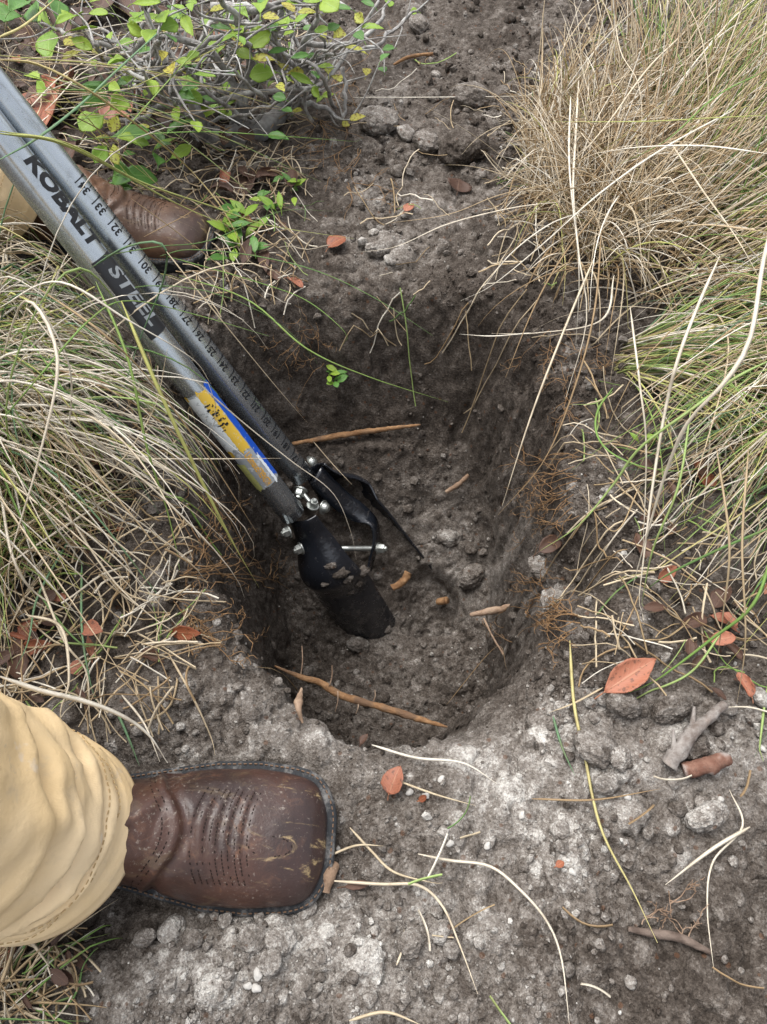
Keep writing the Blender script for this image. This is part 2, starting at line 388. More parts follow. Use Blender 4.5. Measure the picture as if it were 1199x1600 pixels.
# ------------------------------------------------------------------ the ground sheet
def build_ground():
    ys = [-.13]
    while ys[-1] < 1.95: ys.append(ys[-1] + .0014*(1+max(ys[-1], 0)*.95))
    ys = np.array(ys); g = np.array([.006, .02, .06, .15, .35, .8, 1.6, 3.2, 7, 15, 32])
    rows = np.r_[ys[0]-g[::-1], ys, ys[-1]+g]
    NU = 760; uu = np.linspace(-1, 1, 4001); cd = np.cumsum(1+2.0*np.exp(-((np.abs(uu)-.40)/.11)**2)); us = np.interp(np.linspace(cd[0], cd[-1], NU), cd, uu); gu = np.array([.01, .03, .08, .18, .4, .9, 2, 5, 12, 30])
    cols = np.r_[-1-gu[::-1], us, 1+gu]
    Wd = .335 + .385*np.clip(rows, 0, 2.0)
    X = cols[None, :]*Wd[:, None]; Y = np.repeat(rows[:, None], len(cols), 1)
    Z = hm(X, Y)
    X = X.copy(); Y = Y.copy()
    # roughness of the walls: push sideways by 3-D noise where steep
    def normals(X, Y, Z):
        Pn = np.stack([X, Y, Z], -1)
        a = np.gradient(Pn, axis=1); b = np.gradient(Pn, axis=0)
        n = np.cross(a, b); return n/(np.linalg.norm(n, axis=-1, keepdims=True)+1e-12)
    N = normals(X, Y, Z)
    steep = 1-np.clip(N[..., 2], 0, 1)
    near = (np.abs(X) < 1.4) & (Y > -.3) & (Y < 2.2)
    # tone: pale sand in the soil, plus some light painted inside the hole
    tone = np.full(X.shape, .245)
    def tb(px, py, rx, ry, v, h=0.0):
        c = P(px, py, h); return v*np.exp(-(((X-c[0])/rx)**2+((Y-c[1])/ry)**2))
    for a in ((860,1190,.12,.06,.15),(1060,1250,.14,.07,.12),(720,1190,.08,.03,.15),(740,1330,.12,.06,.14),(480,1480,.11,.05,.20),(300,1500,.09,.05,.20),
              (640,1500,.10,.05,.14),(960,1090,.06,.06,.05),(590,190,.05,.05,.18),(575,310,.03,.04,.32),(610,390,.06,.04,.26),
              (470,1140,.06,.04,.22),(310,1130,.09,.05,.16),(690,340,.09,.06,.10),(700,300,.2,.3,.03),(1150,1180,.08,.05,.22)):
        tone += tb(*a)
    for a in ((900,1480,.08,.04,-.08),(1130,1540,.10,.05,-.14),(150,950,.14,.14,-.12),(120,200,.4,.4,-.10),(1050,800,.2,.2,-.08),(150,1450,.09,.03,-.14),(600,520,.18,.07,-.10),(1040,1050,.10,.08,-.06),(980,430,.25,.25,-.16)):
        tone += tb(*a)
    inh = sstep(-.03, -.12, Z)
    tone += inh*(.02)  # soil colour lifted inside the hole to brighten its interior
    for a in ((700,760,.08,.09,.20,-.22),(790,880,.05,.06,.20,-.26),(855,930,.02,.05,.4,-.12)): tone += inh*tb(*a)
    # lumps
    Pm = np.stack([X, Y, Z], -1)
    nz = lambda sc, o, sd: fbm(X, Y, Z, sc, o, sd)
    D = np.zeros(X.shape)
    D[near] = (.0065*fbm(X[near], Y[near], Z[near], 38, 3, 41) + .0050*fbm(X[near], Y[near], Z[near], 105, 3, 42))
    D *= (1-.72*steep)
    warp = np.zeros(X.shape); warp[near] = fbm(X[near], Y[near], Z[near], 150, 2, 43)
    tone[near] += .17*fbm(X[near], Y[near], Z[near], 9, 4, 44)
    jr, ic = X.shape
    j0, j1 = 11, 11+len(ys); i0, i1 = 10, 10+NU
    nl = 85000
    js = rng.integers(j0+4, j1-4, nl); is_ = rng.integers(i0+4, i1-4, nl)
    rr = .0019*np.power(1-rng.random(nl), -1/2.35); rr = np.minimum(rr, .021)
    order = np.argsort(-rr)
    dcol = np.gradient(cols); dyr = np.gradient(rows)
    skip = rng.random(nl)
    for q in order:
        if skip[q] < .82 and (steep[js[q], is_[q]] > .3): continue
        j, i, r = js[q], is_[q], rr[q]*(.7+.45*Y[js[q], is_[q]])
        st = steep[j, i]
        if st > .25 and r > .006: r *= .45
        if Z[j, i] < -.12 and r > .009: r *= .6
        a = int(r*1.3/dyr[j])+1; b = int(r*1.3/(dcol[i]*Wd[j]))+1
        ja, jb, ia, ib = max(j-a, 0), min(j+a+1, jr), max(i-b, 0), min(i+b+1, ic)
        v = Pm[ja:jb, ia:ib]-Pm[j, i]
        d2 = (v*v).sum(-1)/(r*r)*(1+.55*warp[ja:jb, ia:ib])
        hgt = r*.60*np.sqrt(np.clip(1-d2, 0, 1)) + D[j, i]*.8 - .2*r
        sub = D[ja:jb, ia:ib]; mk = (d2 < 1) & (hgt > sub)
        sub[mk] = hgt[mk]
        if r > .003:
            tt = tone[ja:jb, ia:ib]; tt[mk] += rng.normal(0, .07)+.03
    # boots press the crumbs flat
    for bt in (BOOT_N, BOOT_F):
        a = R_(bt['ang']); tx, ty = bt['toe']
        lx = (X-tx)*math.cos(a)+(Y-ty)*math.sin(a)+.15; ly = -(X-tx)*math.sin(a)+(Y-ty)*math.cos(a)
        k = np.exp(-(np.maximum(np.abs(lx)-.145, 0)**2+np.maximum(np.abs(ly)-.05, 0)**2)/.008**2)
        D = D*(1-k)+np.minimum(D, 0)*k
    fade = near.astype(float)
    Pf = Pm + N*(D*fade)[..., None]
    if near.any():
        wv = steep*near
        Pf[..., 0] += wv*(.006*fbm(X, Y, Z, 30, 3, 51)+.003*fbm(X, Y, Z, 95, 2, 53)); Pf[..., 1] += wv*(.006*fbm(X, Y, Z, 30, 3, 52)+.003*fbm(X, Y, Z, 95, 2, 54))
    n0, n1 = X.shape
    idx = np.arange(n0*n1).reshape(n0, n1)
    Fq = np.stack([idx[:-1, :-1], idx[:-1, 1:], idx[1:, 1:], idx[1:, :-1]], -1).reshape(-1, 4)
    me = mesh_np('ground', Pf, Fq, True, attrs={'tone': tone})
    o = link('ground', me, None, M_soil); tag(o, kind='structure')
    N2 = normals(Pf[..., 0], Pf[..., 1], Pf[..., 2])
    return Pf, N2, tone, (j0, j1, i0, i1)
GP, GN, GT, (J0, J1, I0, I1) = build_ground()
_i = np.rint((GP[..., 0]-LX0)/LS).astype(int); _j = np.rint((GP[..., 1]-LY0)/LS).astype(int)
_m = (_i >= 0) & (_i < len(_lx)) & (_j >= 0) & (_j < len(_ly))
np.maximum.at(HMAP, (_j[_m], _i[_m]), GP[..., 2][_m])    # things are seated on the finished lumps

# crumbs of soil, nobody could count them
def ico():
    bm = bmesh.new(); bmesh.ops.create_icosphere(bm, subdivisions=1, radius=1)
    v = np.array([x.co[:] for x in bm.verts]); f = np.array([[q.index for q in p.verts] for p in bm.faces]); bm.free(); return v, f
IV, IF = ico()
def scatter_crumbs(n, rmin, power, rmax, name, mat):
    js = rng.integers(J0+2, J1-2, n); is_ = rng.integers(I0+2, I1-2, n)
    # more of them on the level heaps than on the shaved walls
    keep = (GN[js, is_, 2] > .5) | (rng.random(n) < .35)
    a1 = (rng.random(n) < np.clip(.35+.9*vn(GP[js, is_, 0]*11, GP[js, is_, 1]*11, 0*js, 77), .12, 1))
    keep &= a1; js, is_ = js[keep], is_[keep]; n = len(js)
    c = GP[js, is_]; nn = GN[js, is_]
    r = np.minimum(rmin*np.power(1-rng.random(n), -1/power), rmax)*(.65+.5*np.clip(c[:, 1], 0, 2))
    for bt in (BOOT_N, BOOT_F):
        a = R_(bt['ang']); tx, ty = bt['toe']
        lx = (c[:, 0]-tx)*math.cos(a)+(c[:, 1]-ty)*math.sin(a)+.15; ly = -(c[:, 0]-tx)*math.sin(a)+(c[:, 1]-ty)*math.cos(a)
        r = np.where((np.abs(lx) < .152) & (np.abs(ly) < .06), .0005, r)
    c = c + nn*(r*.45)[:, None]
    ns = rng.normal(1, .2, (n, len(IV), 1)).clip(.55, 1.4)
    ax = rng.uniform(.65, 1.25, (n, 1, 3))
    A = rng.normal(0, 1, (n, 3, 3)); Q = np.linalg.qr(A)[0]
    V = np.einsum('nvk,nkl->nvl', IV[None]*ns*ax, Q)*r[:, None, None] + c[:, None]
    Fq = (IF[None] + (np.arange(n)*len(IV))[:, None, None]).reshape(-1, 3)
    tn = GT[js, is_] + rng.normal(.07, .13, n)
    white = rng.random(n) < .008; tn = np.where(white, .95, tn)
    me = mesh_np(name, V.reshape(-1, 3), Fq, False, attrs={'tone': np.repeat(tn, len(IV))})
    return tag(link(name, me, None, mat), 'loose crumbs of dark and pale soil strewn over the ground', 'soil crumbs', kind='stuff')
scatter_crumbs(70000, .0009, 2.1, .0068, 'soil_crumbs', M_soil)
#PART2
# ------------------------------------------------------------------ post hole digger
def metal(name, c, rough, metallic=1.0, scratch=.3):
    t = MT(name, rough, .5); t.b.inputs['Metallic'].default_value = metallic
    n = t.noise(55, 5, .65); n2 = t.noise(420, 3)
    cc = t.mix(t.math('MULTIPLY', t.step(n, .5, .75), scratch), c, tuple(x*.55 for x in c))
    t.base(t.mix(t.math('MULTIPLY', t.step(t.noise(170, 6, .75), .60, .70), .45), cc, (.16, .145, .13)))
    t.rough(t.math('MULTIPLY_ADD', n2, .18, rough-.06)); t.bump(n2, .06, .0006); return t.m
M_steel = metal('grey_painted_tube', (.47, .51, .55), .23, .9)
M_zinc = metal('zinc_bolt', (.46, .48, .46), .40, .9, .6)
def black_blade():
    t = MT('black_painted_blade', .32, .5)
    n = t.noise(70, 8, .74); n2 = t.noise(300, 4)
    sz = t.N('ShaderNodeSeparateXYZ'); t.L(t.vec, sz.inputs[0])
    low = t.step(sz.outputs[2], -.20, -.40)
    dirt = t.step(t.math('ADD', n, t.math('MULTIPLY', low, .08)), .58, .78)
    chip = t.step(n2, .68, .76)
    c = t.mix(t.math('MULTIPLY', chip, .35), (.011, .013, .018), (.09, .09, .09))
    c = t.mix(t.math('MULTIPLY', dirt, .8), c, (.10, .088, .078))
    t.base(c); t.rough(t.math('MULTIPLY_ADD', dirt, .5, .20)); t.bump(n2, .25, .0012); t.bump(t.noise(28, 3), .5, .004); t.b.inputs['Specular IOR Level'].default_value = .95; return t.m
M_blade = black_blade()
M_ink = None
M_band = metal('black_band', (.014, .015, .019), .38, 0.0, .2)
def flat(name, c, wear=(.30, .33, .36), amt=.5, thr=.56, rough=.45):
    t = MT(name, rough, .4); n = t.noise(150, 5, .65)
    t.base(t.mix(t.math('MULTIPLY', t.step(n, thr, thr+.06), amt), c, wear)); return t.m
M_ink = flat('black_ink', (.012, .013, .016), (.24, .26, .28), .35, .64)
M_letter = flat('silver_lettering', (.30, .325, .345), (.04, .04, .045), .7, .60)
M_white = flat('sticker_white', (.78, .83, .86), (.36, .40, .42), .7, .54)
M_yellow = flat('sticker_yellow', (.74, .49, .06), (.62, .58, .45), .8, .57)
M_blue = flat('sticker_blue', (.012, .085, .50), (.50, .56, .60), .85, .62)
M_silver = flat('sticker_worn_grey', (.34, .37, .40), (.62, .65, .67), .7, .55)
M_lime = flat('sticker_lime', (.52, .54, .19), (.30, .33, .22), .7, .56)
M_orange = flat('sticker_orange_print', (.80, .42, .03), (.35, .34, .30), .7, .60)

class Tube:
    def __init__(s, end, top, r):
        s.e = np.array(end); s.a = np.array(top)-s.e; s.len = np.linalg.norm(s.a); s.a /= s.len; s.r = r
        mid = s.e + s.a*.25
        v = np.array([0, 0, HC])-mid; v -= s.a*(v@s.a); s.f = v/np.linalg.norm(v)
        q = np.cross(s.a, s.f); img = np.array([.79, 0, 0])+np.array([0, sp, cp])*.61
        s.q = q if q@img > 0 else -q
    def at(s, t, phi, h=0.0):
        t = np.asarray(t, float); phi = np.asarray(phi, float)
        return s.e + s.a*t[..., None] + (s.r+h)*(np.cos(phi)[..., None]*s.f + np.sin(phi)[..., None]*s.q)
    def t_px(s, px, py):
        tt = np.linspace(-.1, 1.2, 2600); p = s.e + s.a*tt[:, None] - np.array([0, 0, HC])
        z = p[:, 1]*cp - p[:, 2]*sp; ok = z > .05
        X = CX + FPX*p[:, 0]/np.where(ok, z, 1); Y = CY - FPX*(p[:, 1]*sp+p[:, 2]*cp)/np.where(ok, z, 1)
        return tt[np.argmin(np.where(ok, (X-px)**2+(Y-py)**2, 1e12))]
TR = .0175
TF = Tube(Pz(458, 804, 1.035), Pz(0, 217, .715), TR)
TB = Tube(Pz(472, 744, 1.085), Pz(0, 148, .722), TR)
def tube_obj(T, name, parent, length):
    n, k = 40, 40
    ts = np.linspace(0, length, n); ph = np.arange(k)*2*math.pi/k
    sl = np.ones(n)
    V = T.at(np.repeat(ts[:, None], k, 1), np.repeat(ph[None], n, 0)).reshape(-1, 3)
    # inner wall at the open lower end
    V2 = T.at(np.repeat(np.array([[0], [.06]]), k, 1)*1.0, np.repeat(ph[None], 2, 0), -.0018).reshape(-1, 3)
    idx = np.arange(n*k).reshape(n, k); f = np.stack([idx[:-1], np.roll(idx[:-1], -1, 1), np.roll(idx[1:], -1, 1), idx[1:]], -1).reshape(-1, 4)
    j = n*k + np.arange(2*k).reshape(2, k)
    f2 = np.stack([idx[0], j[0], np.roll(j[0], -1), np.roll(idx[0], -1)], -1); f3 = np.stack([j[0], j[1], np.roll(j[1], -1), np.roll(j[0], -1)], -1)
    return link(name, mesh_np(name, np.vstack([V, V2]), np.vstack([f, f2, f3]), True), parent, M_steel)
def text_mesh(body, size, bold=0.0, shear=0.0, xs=1.0, slices=10):
    cu = bpy.data.curves.new('lettering', 'FONT'); cu.body = body; cu.size = size; cu.offset = bold*size; cu.shear = shear
    cu.align_x = 'LEFT'; cu.resolution_u = 3; cu.space_character = 1.02
    o = bpy.data.objects.new('lettering', cu); COL.objects.link(o)
    me = evaluated(o); bpy.data.objects.remove(o); bpy.data.curves.remove(cu)
    bm = bmesh.new(); bm.from_mesh(me); bpy.data.meshes.remove(me)
    for x in bm.verts: x.co.x *= xs
    ysv = [x.co.y for x in bm.verts]
    for yy in np.linspace(min(ysv), max(ysv), slices+2)[1:-1]:
        bmesh.ops.bisect_plane(bm, geom=bm.verts[:]+bm.edges[:]+bm.faces[:], plane_co=(0, yy, 0), plane_no=(0, 1, 0))
    V = np.array([x.co[:] for x in bm.verts]); Fc = [[q.index for q in p.verts] for p in bm.faces]; bm.free()
    return V, Fc
class Prints:                                  # flat prints wrapped round a tube, one mesh, several inks
    def __init__(s, T): s.T = T; s.V = []; s.F = []; s.M = []; s.mats = []
    def mi(s, m):
        if m not in s.mats: s.mats.append(m)
        return s.mats.index(m)
    def add(s, V, Fc, m):
        b = len(s.V); s.V += [tuple(v) for v in V]; s.F += [tuple(i+b for i in f) for f in Fc]; s.M += [s.mi(m)]*len(Fc)
    def text(s, body, size, t0, phi0, down, m, h=.0004, **k):
        V, Fc = text_mesh(body, size, **k)
        if down: t = t0 - V[:, 0]; ph = phi0 + V[:, 1]/s.T.r
        else: t = t0 + V[:, 0]; ph = phi0 - V[:, 1]/s.T.r
        s.add(s.T.at(t, ph, h), Fc, m)
    def patch(s, t0, t1, p0, p1, m, h=.0002, jit=.0, nt=30, npz=10, seed=0, skew=0.0):
        rg = np.random.default_rng(seed)
        tt = np.linspace(0, 1, nt); pp = np.linspace(0, 1, npz)
        ja, jb = rg.normal(0, jit, npz), rg.normal(0, jit, npz); pa, pb = rg.normal(0, jit*12, nt), rg.normal(0, jit*12, nt)
        A = t0+ja[None]+(t1+jb-t0-ja)[None]*tt[:, None] + skew*pp[None]; B = (p0+pa)[:, None]+((p1+pb)-(p0+pa))[:, None]*pp[None]
        V = s.T.at(A, B, h).reshape(-1, 3); i = np.arange(nt*npz).reshape(nt, npz)
        s.add(V, np.stack([i[:-1, :-1], i[:-1, 1:], i[1:, 1:], i[1:, :-1]], -1).reshape(-1, 4).tolist(), m)
    def done(s, name, parent):
        me = bpy.data.meshes.new(name); me.from_pydata(s.V, [], s.F)
        me.polygons.foreach_set('material_index', s.M); me.polygons.foreach_set('use_smooth', [True]*len(s.F))
        return link(name, me, parent, s.mats)

dig = empty('post_hole_digger', (0, 0, 0), 'steel post hole digger with two grey tube handles and black clamshell blades in the hole', 'digging tool')
dig.location = tuple(Pz(592, 1005, 1.21))
hb = tube_obj(TB, 'handle', dig, 1.16); hb['label'] = 'grey tube handle printed with an inch scale'
hf = tube_obj(TF, 'handle', dig, 1.16); hf['label'] = 'grey tube handle with lettering and a torn sticker'
for T in (TB, TF):                             # rubber grips far up the handles, out of the picture
    n, k = 14, 20
    V = T.at(np.repeat(np.linspace(.98, 1.17, n)[:, None], k, 1), np.repeat((np.arange(k)*2*math.pi/k)[None], n, 0), .003).reshape(-1, 3)
    i = np.arange(n*k).reshape(n, k)
    link('grip', mesh_np('grip', V, np.stack([i[:-1], np.roll(i[:-1], -1, 1), np.roll(i[1:], -1, 1), i[1:]], -1).reshape(-1, 4), True), dig, M_band)
# inch scale
pr = Prints(TB)
marks = {34: (117.5, 269.5), 33: (145.5, 304), 32: (171.5, 337), 31: (197, 371), 30: (221, 402), 29: (243, 432), 28: (264, 462), 27: (284, 487), 26: (303, 510),
         25: (320, 535), 24: (340, 558), 22: (374, 603), 20: (405, 646), 18: (435, 684), 15: (480, 734)}
k_ = np.array(sorted(marks)); v_ = np.array([TB.t_px(*marks[i]) for i in k_])
ca = np.polyfit(k_, v_, 1)
tin = lambda inch: ca[0]*inch + ca[1]
for inch in range(15, 36):
    t = tin(inch)
    if inch < 35:
        s_ = str(inch)
        pr.text(s_, .0150, t-.0125-.0006*len(s_) , R_(43), False, M_ink, bold=.018, slices=4, xs=.88) if False else None
        V, Fc = text_mesh(s_, .0132, bold=.022, slices=4, xs=.9)
        wdt = V[:, 0].max()-V[:, 0].min(); V[:, 0] -= V[:, 0].min()
        pr.add(TB.at(t-.0035-wdt+V[:, 0], R_(44)-V[:, 1]/TB.r, .0004), Fc, M_ink)
        pr.patch(t-.0011, t+.0011, R_(54), R_(88), M_ink, .0004, 0, 3, 8)
        pr.patch(t-.0006, t+.0006, R_(14), R_(54), M_ink, .0004, 0, 3, 8)
    for fr, a in ((.5, 50), (.25, 66), (.75, 66), (.125, 76), (.375, 76), (.625, 76), (.875, 76)):
        if inch < 35: pr.patch(t-fr*ca[0]-.0005, t-fr*ca[0]+.0005, R_(a), R_(88 if fr != .5 else 78), M_ink, .0004, 0, 2, 5)
pr.done('inch_scale', hb)
# maker's lettering and the band
pr = Prints(TF)
t0, t1 = TF.t_px(40, 246), TF.t_px(140, 386)
V, Fc = text_mesh('KOBALT', .03, bold=.05, shear=0.0, xs=1.0, slices=12)
V[:, 0] -= V[:, 0].min(); V[:, 1] -= V[:, 1].min()
V[:, 0] *= (t0-t1)/V[:, 0].max(); V[:, 1] *= R_(64)*TR/V[:, 1].max(); V[:, 0] += V[:, 1]*.10
pr.add(TF.at(t0-V[:, 0], R_(15)+V[:, 1]/TR, .0004), Fc, M_ink)
t2, t3 = TF.t_px(150, 402), TF.t_px(240, 522)
pr.patch(t3, t2, R_(-18), R_(140), M_band, .0003, 0, 16, 20)
V, Fc = text_mesh('STEEL', .03, bold=.025, xs=1.0, slices=12)
V[:, 0] -= V[:, 0].min(); V[:, 1] -= V[:, 1].min()
V[:, 0] *= (t2-t3)*.74/V[:, 0].max(); V[:, 1] *= R_(54)*TR/V[:, 1].max(); V[:, 0] += V[:, 1]*.25
pr.add(TF.at(t2-(t2-t3)*.13-V[:, 0], R_(13)+V[:, 1]/TR, .0006), Fc, M_letter)
pr.done('lettering', hf)
# torn sticker
pr = Prints(TF); R12 = lambda d: math.radians(d+12)
a, b = TF.t_px(306, 606), TF.t_px(418, 752); L_ = a-b
pr.patch(b+.002, a, R12(-72), R12(74), M_silver, .0002, .0008, 40, 16, 1)
pr.patch(b+L_*.44, a-.003, R12(-88), R12(-20), M_white, .0004, .0012, 40, 8, 2)
pr.patch(b+L_*.40, a-.001, R12(-24), R12(22), M_yellow, .0005, .0014, 40, 8, 3)
pr.patch(b+L_*.38, b+L_*.45, R12(-80), R12(-58), M_yellow, .0006, .0012, 8, 5, 9)
pr.patch(a-.006, a+.0005, R12(-80), R12(-66), M_yellow, .0006, .001, 8, 5, 10)
pr.patch(b+L_*.05, a+.004, R12(26), R12(84), M_blue, .0005, .0014, 46, 8, 4, -.004)
pr.patch(b+L_*.0, b+L_*.30, R12(20), R12(34), M_white, .0007, .0016, 20, 5, 5)
pr.patch(b+.001, b+L_*.30, R12(-86), R12(-46), M_lime, .0006, .0012, 26, 6, 6)
for j, (s_, tt, ph, sz) in enumerate((('Ultimate', .37, -22, .0125), ('STRENGTH', .20, -24, .0125))):
    V, Fc = text_mesh(s_, sz, bold=.02, slices=4); V[:, 0] -= V[:, 0].min(); V[:, 0] *= L_*.17/V[:, 0].max()
    pr.add(TF.at(b+L_*(tt if j == 0 else tt-.0)-V[:, 0], R12(ph)+V[:, 1]/TR, .0007), Fc, M_orange)
rg = np.random.default_rng(5)
for j in range(34):                            # what is left of the black print, torn to scraps
    tt = a-L_*(.10+.26*rg.random()); ph = rg.choice([-26, -14, -2])+rg.normal(0, 4)
    pr.patch(tt-rg.uniform(.0006, .0028), tt, R12(ph), R12(ph+rg.uniform(4, 16)), M_ink, .0008, .0004, 4, 4, 100+j)
pr.done('sticker', hf)

# blades: curved plates with a narrow neck
def blade(A, B, outward, name, side, label, curve=1.0, neck_shift=0.0):
    A, B = np.array(A), np.array(B); d = B-A; L = np.linalg.norm(d); d /= L
    n = np.array(outward, float); n -= d*(n@d); n /= np.linalg.norm(n); wv = np.cross(d, n)
    img = np.array([.79, 0, 0])+np.array([0, sp, cp])*.61
    if wv@img < 0: wv = -wv
    L2 = L+.06
    ns, nt = 46, 25
    s = np.linspace(0, L2, ns); u = np.linspace(-1, 1, nt)
    hw = np.interp(s/L, [0, .08, .17, .28, .40, .6, 1.0, 1.3], [.022, .026, .036, .056, .062, .063, .061, .054])
    hw = np.convolve(np.pad(hw, 3, 'edge'), np.ones(7)/7, 'valid')
    R = np.interp(s/L, [0, .2, .35, 1.3], [.028, .036, .052, .055])
    out = np.interp(s/L, [0, .12, .27, .37, .43, .6, 1.0, 1.3], [.0, .004, .030, .034, .021, .019, .006, -.004])
    out = np.convolve(np.pad(out, 1, 'edge'), np.ones(3)/3, 'valid')
    th = u[None]*(hw/R)[:, None]
    V = A + d*s[:, None, None] + wv*(R[:, None]*np.sin(th))[..., None] + n*(R[:, None]*(np.cos(th)-1)*curve + out[:, None] + .016)[..., None]
    V[..., :] += 0
    i = np.arange(ns*nt).reshape(ns, nt)
    me = mesh_np(name, V.reshape(-1, 3), np.stack([i[:-1, :-1], i[:-1, 1:], i[1:, 1:], i[1:, :-1]], -1).reshape(-1, 4), True)
    o = link(name, me, None, M_blade)
    md = o.modifiers.new('t', 'SOLIDIFY'); md.thickness = .0034; md.offset = 0
    md = o.modifiers.new('b', 'BEVEL'); md.width = .001; md.segments = 2; md.limit_method = 'ANGLE'
    me2 = evaluated(o); bpy.data.objects.remove(o)
    me2.polygons.foreach_set('use_smooth', [True]*len(me2.polygons))
    o = link(name, me2, dig); o['label'] = label
    surf = lambda ss, uu: V[int(np.clip(ss/L2*(ns-1), 0, ns-1)), int(np.clip((uu+1)/2*(nt-1), 0, nt-1))]
    return o, surf, d, n, wv, L
sepv = TF.e - TB.e
bfo, sfF, dF, nF, wF, LF = blade(Pz(475, 802, 1.045), Pz(588, 1003, 1.235), sepv, 'blade', 1, 'black curved blade facing the boot, flecked with soil')
bbo, sfB, dB, nB, wB, LB = blade(Pz(489, 738, 1.088), Pz(618, 872, 1.20), -sepv, 'blade', -1, 'black curved blade on the far side, seen from inside')
def mud(px, py, z, w, par):
    bm = bmesh.new(); bmesh.ops.create_icosphere(bm, subdivisions=3, radius=1)
    p = Pz(px, py, z); m_ = w/FPX*z/2
    for v in bm.verts:
        c = np.array(v.co[:]); q = 1+.85*float(fbm(c[0]+px, c[1], c[2], 2.6, 3, 5))
        v.co = p + (imgR*(c[0]*1.1+c[1]*.5)+imgU*(c[1]*.75-c[0]*.35)+cam_dir(p)*(c[2]*.22-.1))*m_*q
    me = bm_mesh('mud_dab', bm, True); a = me.attributes.new('tone_o', 'FLOAT', 'POINT')
    o = link('mud_dab', me, None, M_clod_dark); o.parent = par
def hexnut(p, axis, r, h, name='bolt', dome=False):
    bm = bmesh.new()
    seg = 6 if not dome else 16
    prof = [(r, 0), (r, h*.75), (r*.86, h)] if not dome else [(r, 0), (r*.97, h*.3), (r*.8, h*.7), (r*.45, h)]
    rings = []
    for rr, z in prof: rings.append([bm.verts.new((rr*math.cos(j*2*math.pi/seg), rr*math.sin(j*2*math.pi/seg), z)) for j in range(seg)])
    if not dome:                                # threaded end showing above the nut
        for rr, z in ((r*.52, h*1.0), (r*.52, h*1.32), (r*.38, h*1.42)): rings.append([bm.verts.new((rr*math.cos(j*2*math.pi/seg), rr*math.sin(j*2*math.pi/seg), z)) for j in range(seg)])
    for q in range(len(rings)-1):
        for j in range(seg): bm.faces.new((rings[q][j], rings[q][(j+1) % seg], rings[q+1][(j+1) % seg], rings[q+1][j]))
    bm.faces.new(rings[-1]); bm.faces.new(rings[0][::-1])
    # washer
    for rr, z0, z1 in ((r*1.3, -.0012, .0006),):
        a_ = [bm.verts.new((rr*math.cos(j*2*math.pi/20), rr*math.sin(j*2*math.pi/20), z0)) for j in range(20)]
        b_ = [bm.verts.new((rr*math.cos(j*2*math.pi/20), rr*math.sin(j*2*math.pi/20), z1)) for j in range(20)]
        for j in range(20): bm.faces.new((a_[j], a_[(j+1) % 20], b_[(j+1) % 20], b_[j]))
        bm.faces.new(b_)
    me = bm_mesh(name, bm)
    q = Vector(axis).normalized().to_track_quat('Z', 'Y').to_matrix().to_4x4(); q.translation = Vector(p)
    me.transform(q)
    return link(name, me, dig, M_zinc)
def screw(p0, p1, r, name='bolt'):
    return link(name, tube_mesh(name, [p0, p1], r, 12, 6), dig, M_zinc)
cam_dir = lambda p: (np.array([0, 0, HC])-p)/np.linalg.norm(np.array([0, 0, HC])-p)
imgR = np.array([1., 0, 0]); imgU = np.array([0, sp, cp])
for (px, py, z, ax, r, h, dm) in ((451, 830, 1.035, (-.85, -.35), .0075, .008, False), (470, 857, 1.055, (-.75, -.35), .0075, .008, False),
                                 (463, 789, 1.035, (.5, .6), .0078, .007, True), (470, 766, 1.085, (-.25, -.75), .0085, .010, False),
                                 (489, 790, 1.08, (.1, .3), .007, .010, False), (506, 793, 1.09, (.8, -.2), .0085, .009, True),
                                 (488, 722, 1.115, (.8, .6), .0085, .007, True), (506, 746, 1.125, (.9, .3), .007, .006, True),
                                 (592, 857, 1.15, (.95, -.05), .0075, .010, False)):
    p = Pz(px, py, z); hexnut(p, imgR*ax[0]+imgU*ax[1]+cam_dir(p)*.35, r, h, 'bolt', dm)
screw(Pz(534, 857, 1.13), Pz(590, 857, 1.15), .0042, 'pivot_bolt')
screw(Pz(470, 766, 1.085), Pz(489, 790, 1.08), .0035, 'pivot_bolt')
def front_depth(px, py):                         # depth of the front blade's face under a pixel
    me = bfo.data; co = np.array([v.co[:] for v in me.vertices]); x, y = CX+FPX*co[:, 0]/(co[:, 1]*cp-(co[:, 2]-HC)*sp), CY-FPX*(co[:, 1]*sp+(co[:, 2]-HC)*cp)/(co[:, 1]*cp-(co[:, 2]-HC)*sp)
    k = np.argsort((x-px)**2+(y-py)**2)[:6]; return float((co[k, 1]*cp-(co[k, 2]-HC)*sp).min())
for px, py, w_ in ((517, 884, 15), (528, 895, 24), (541, 905, 18), (566, 893, 18), (560, 912, 12), (508, 912, 11), (548, 925, 9)):
    mud(px, py, front_depth(px, py), w_, bfo)
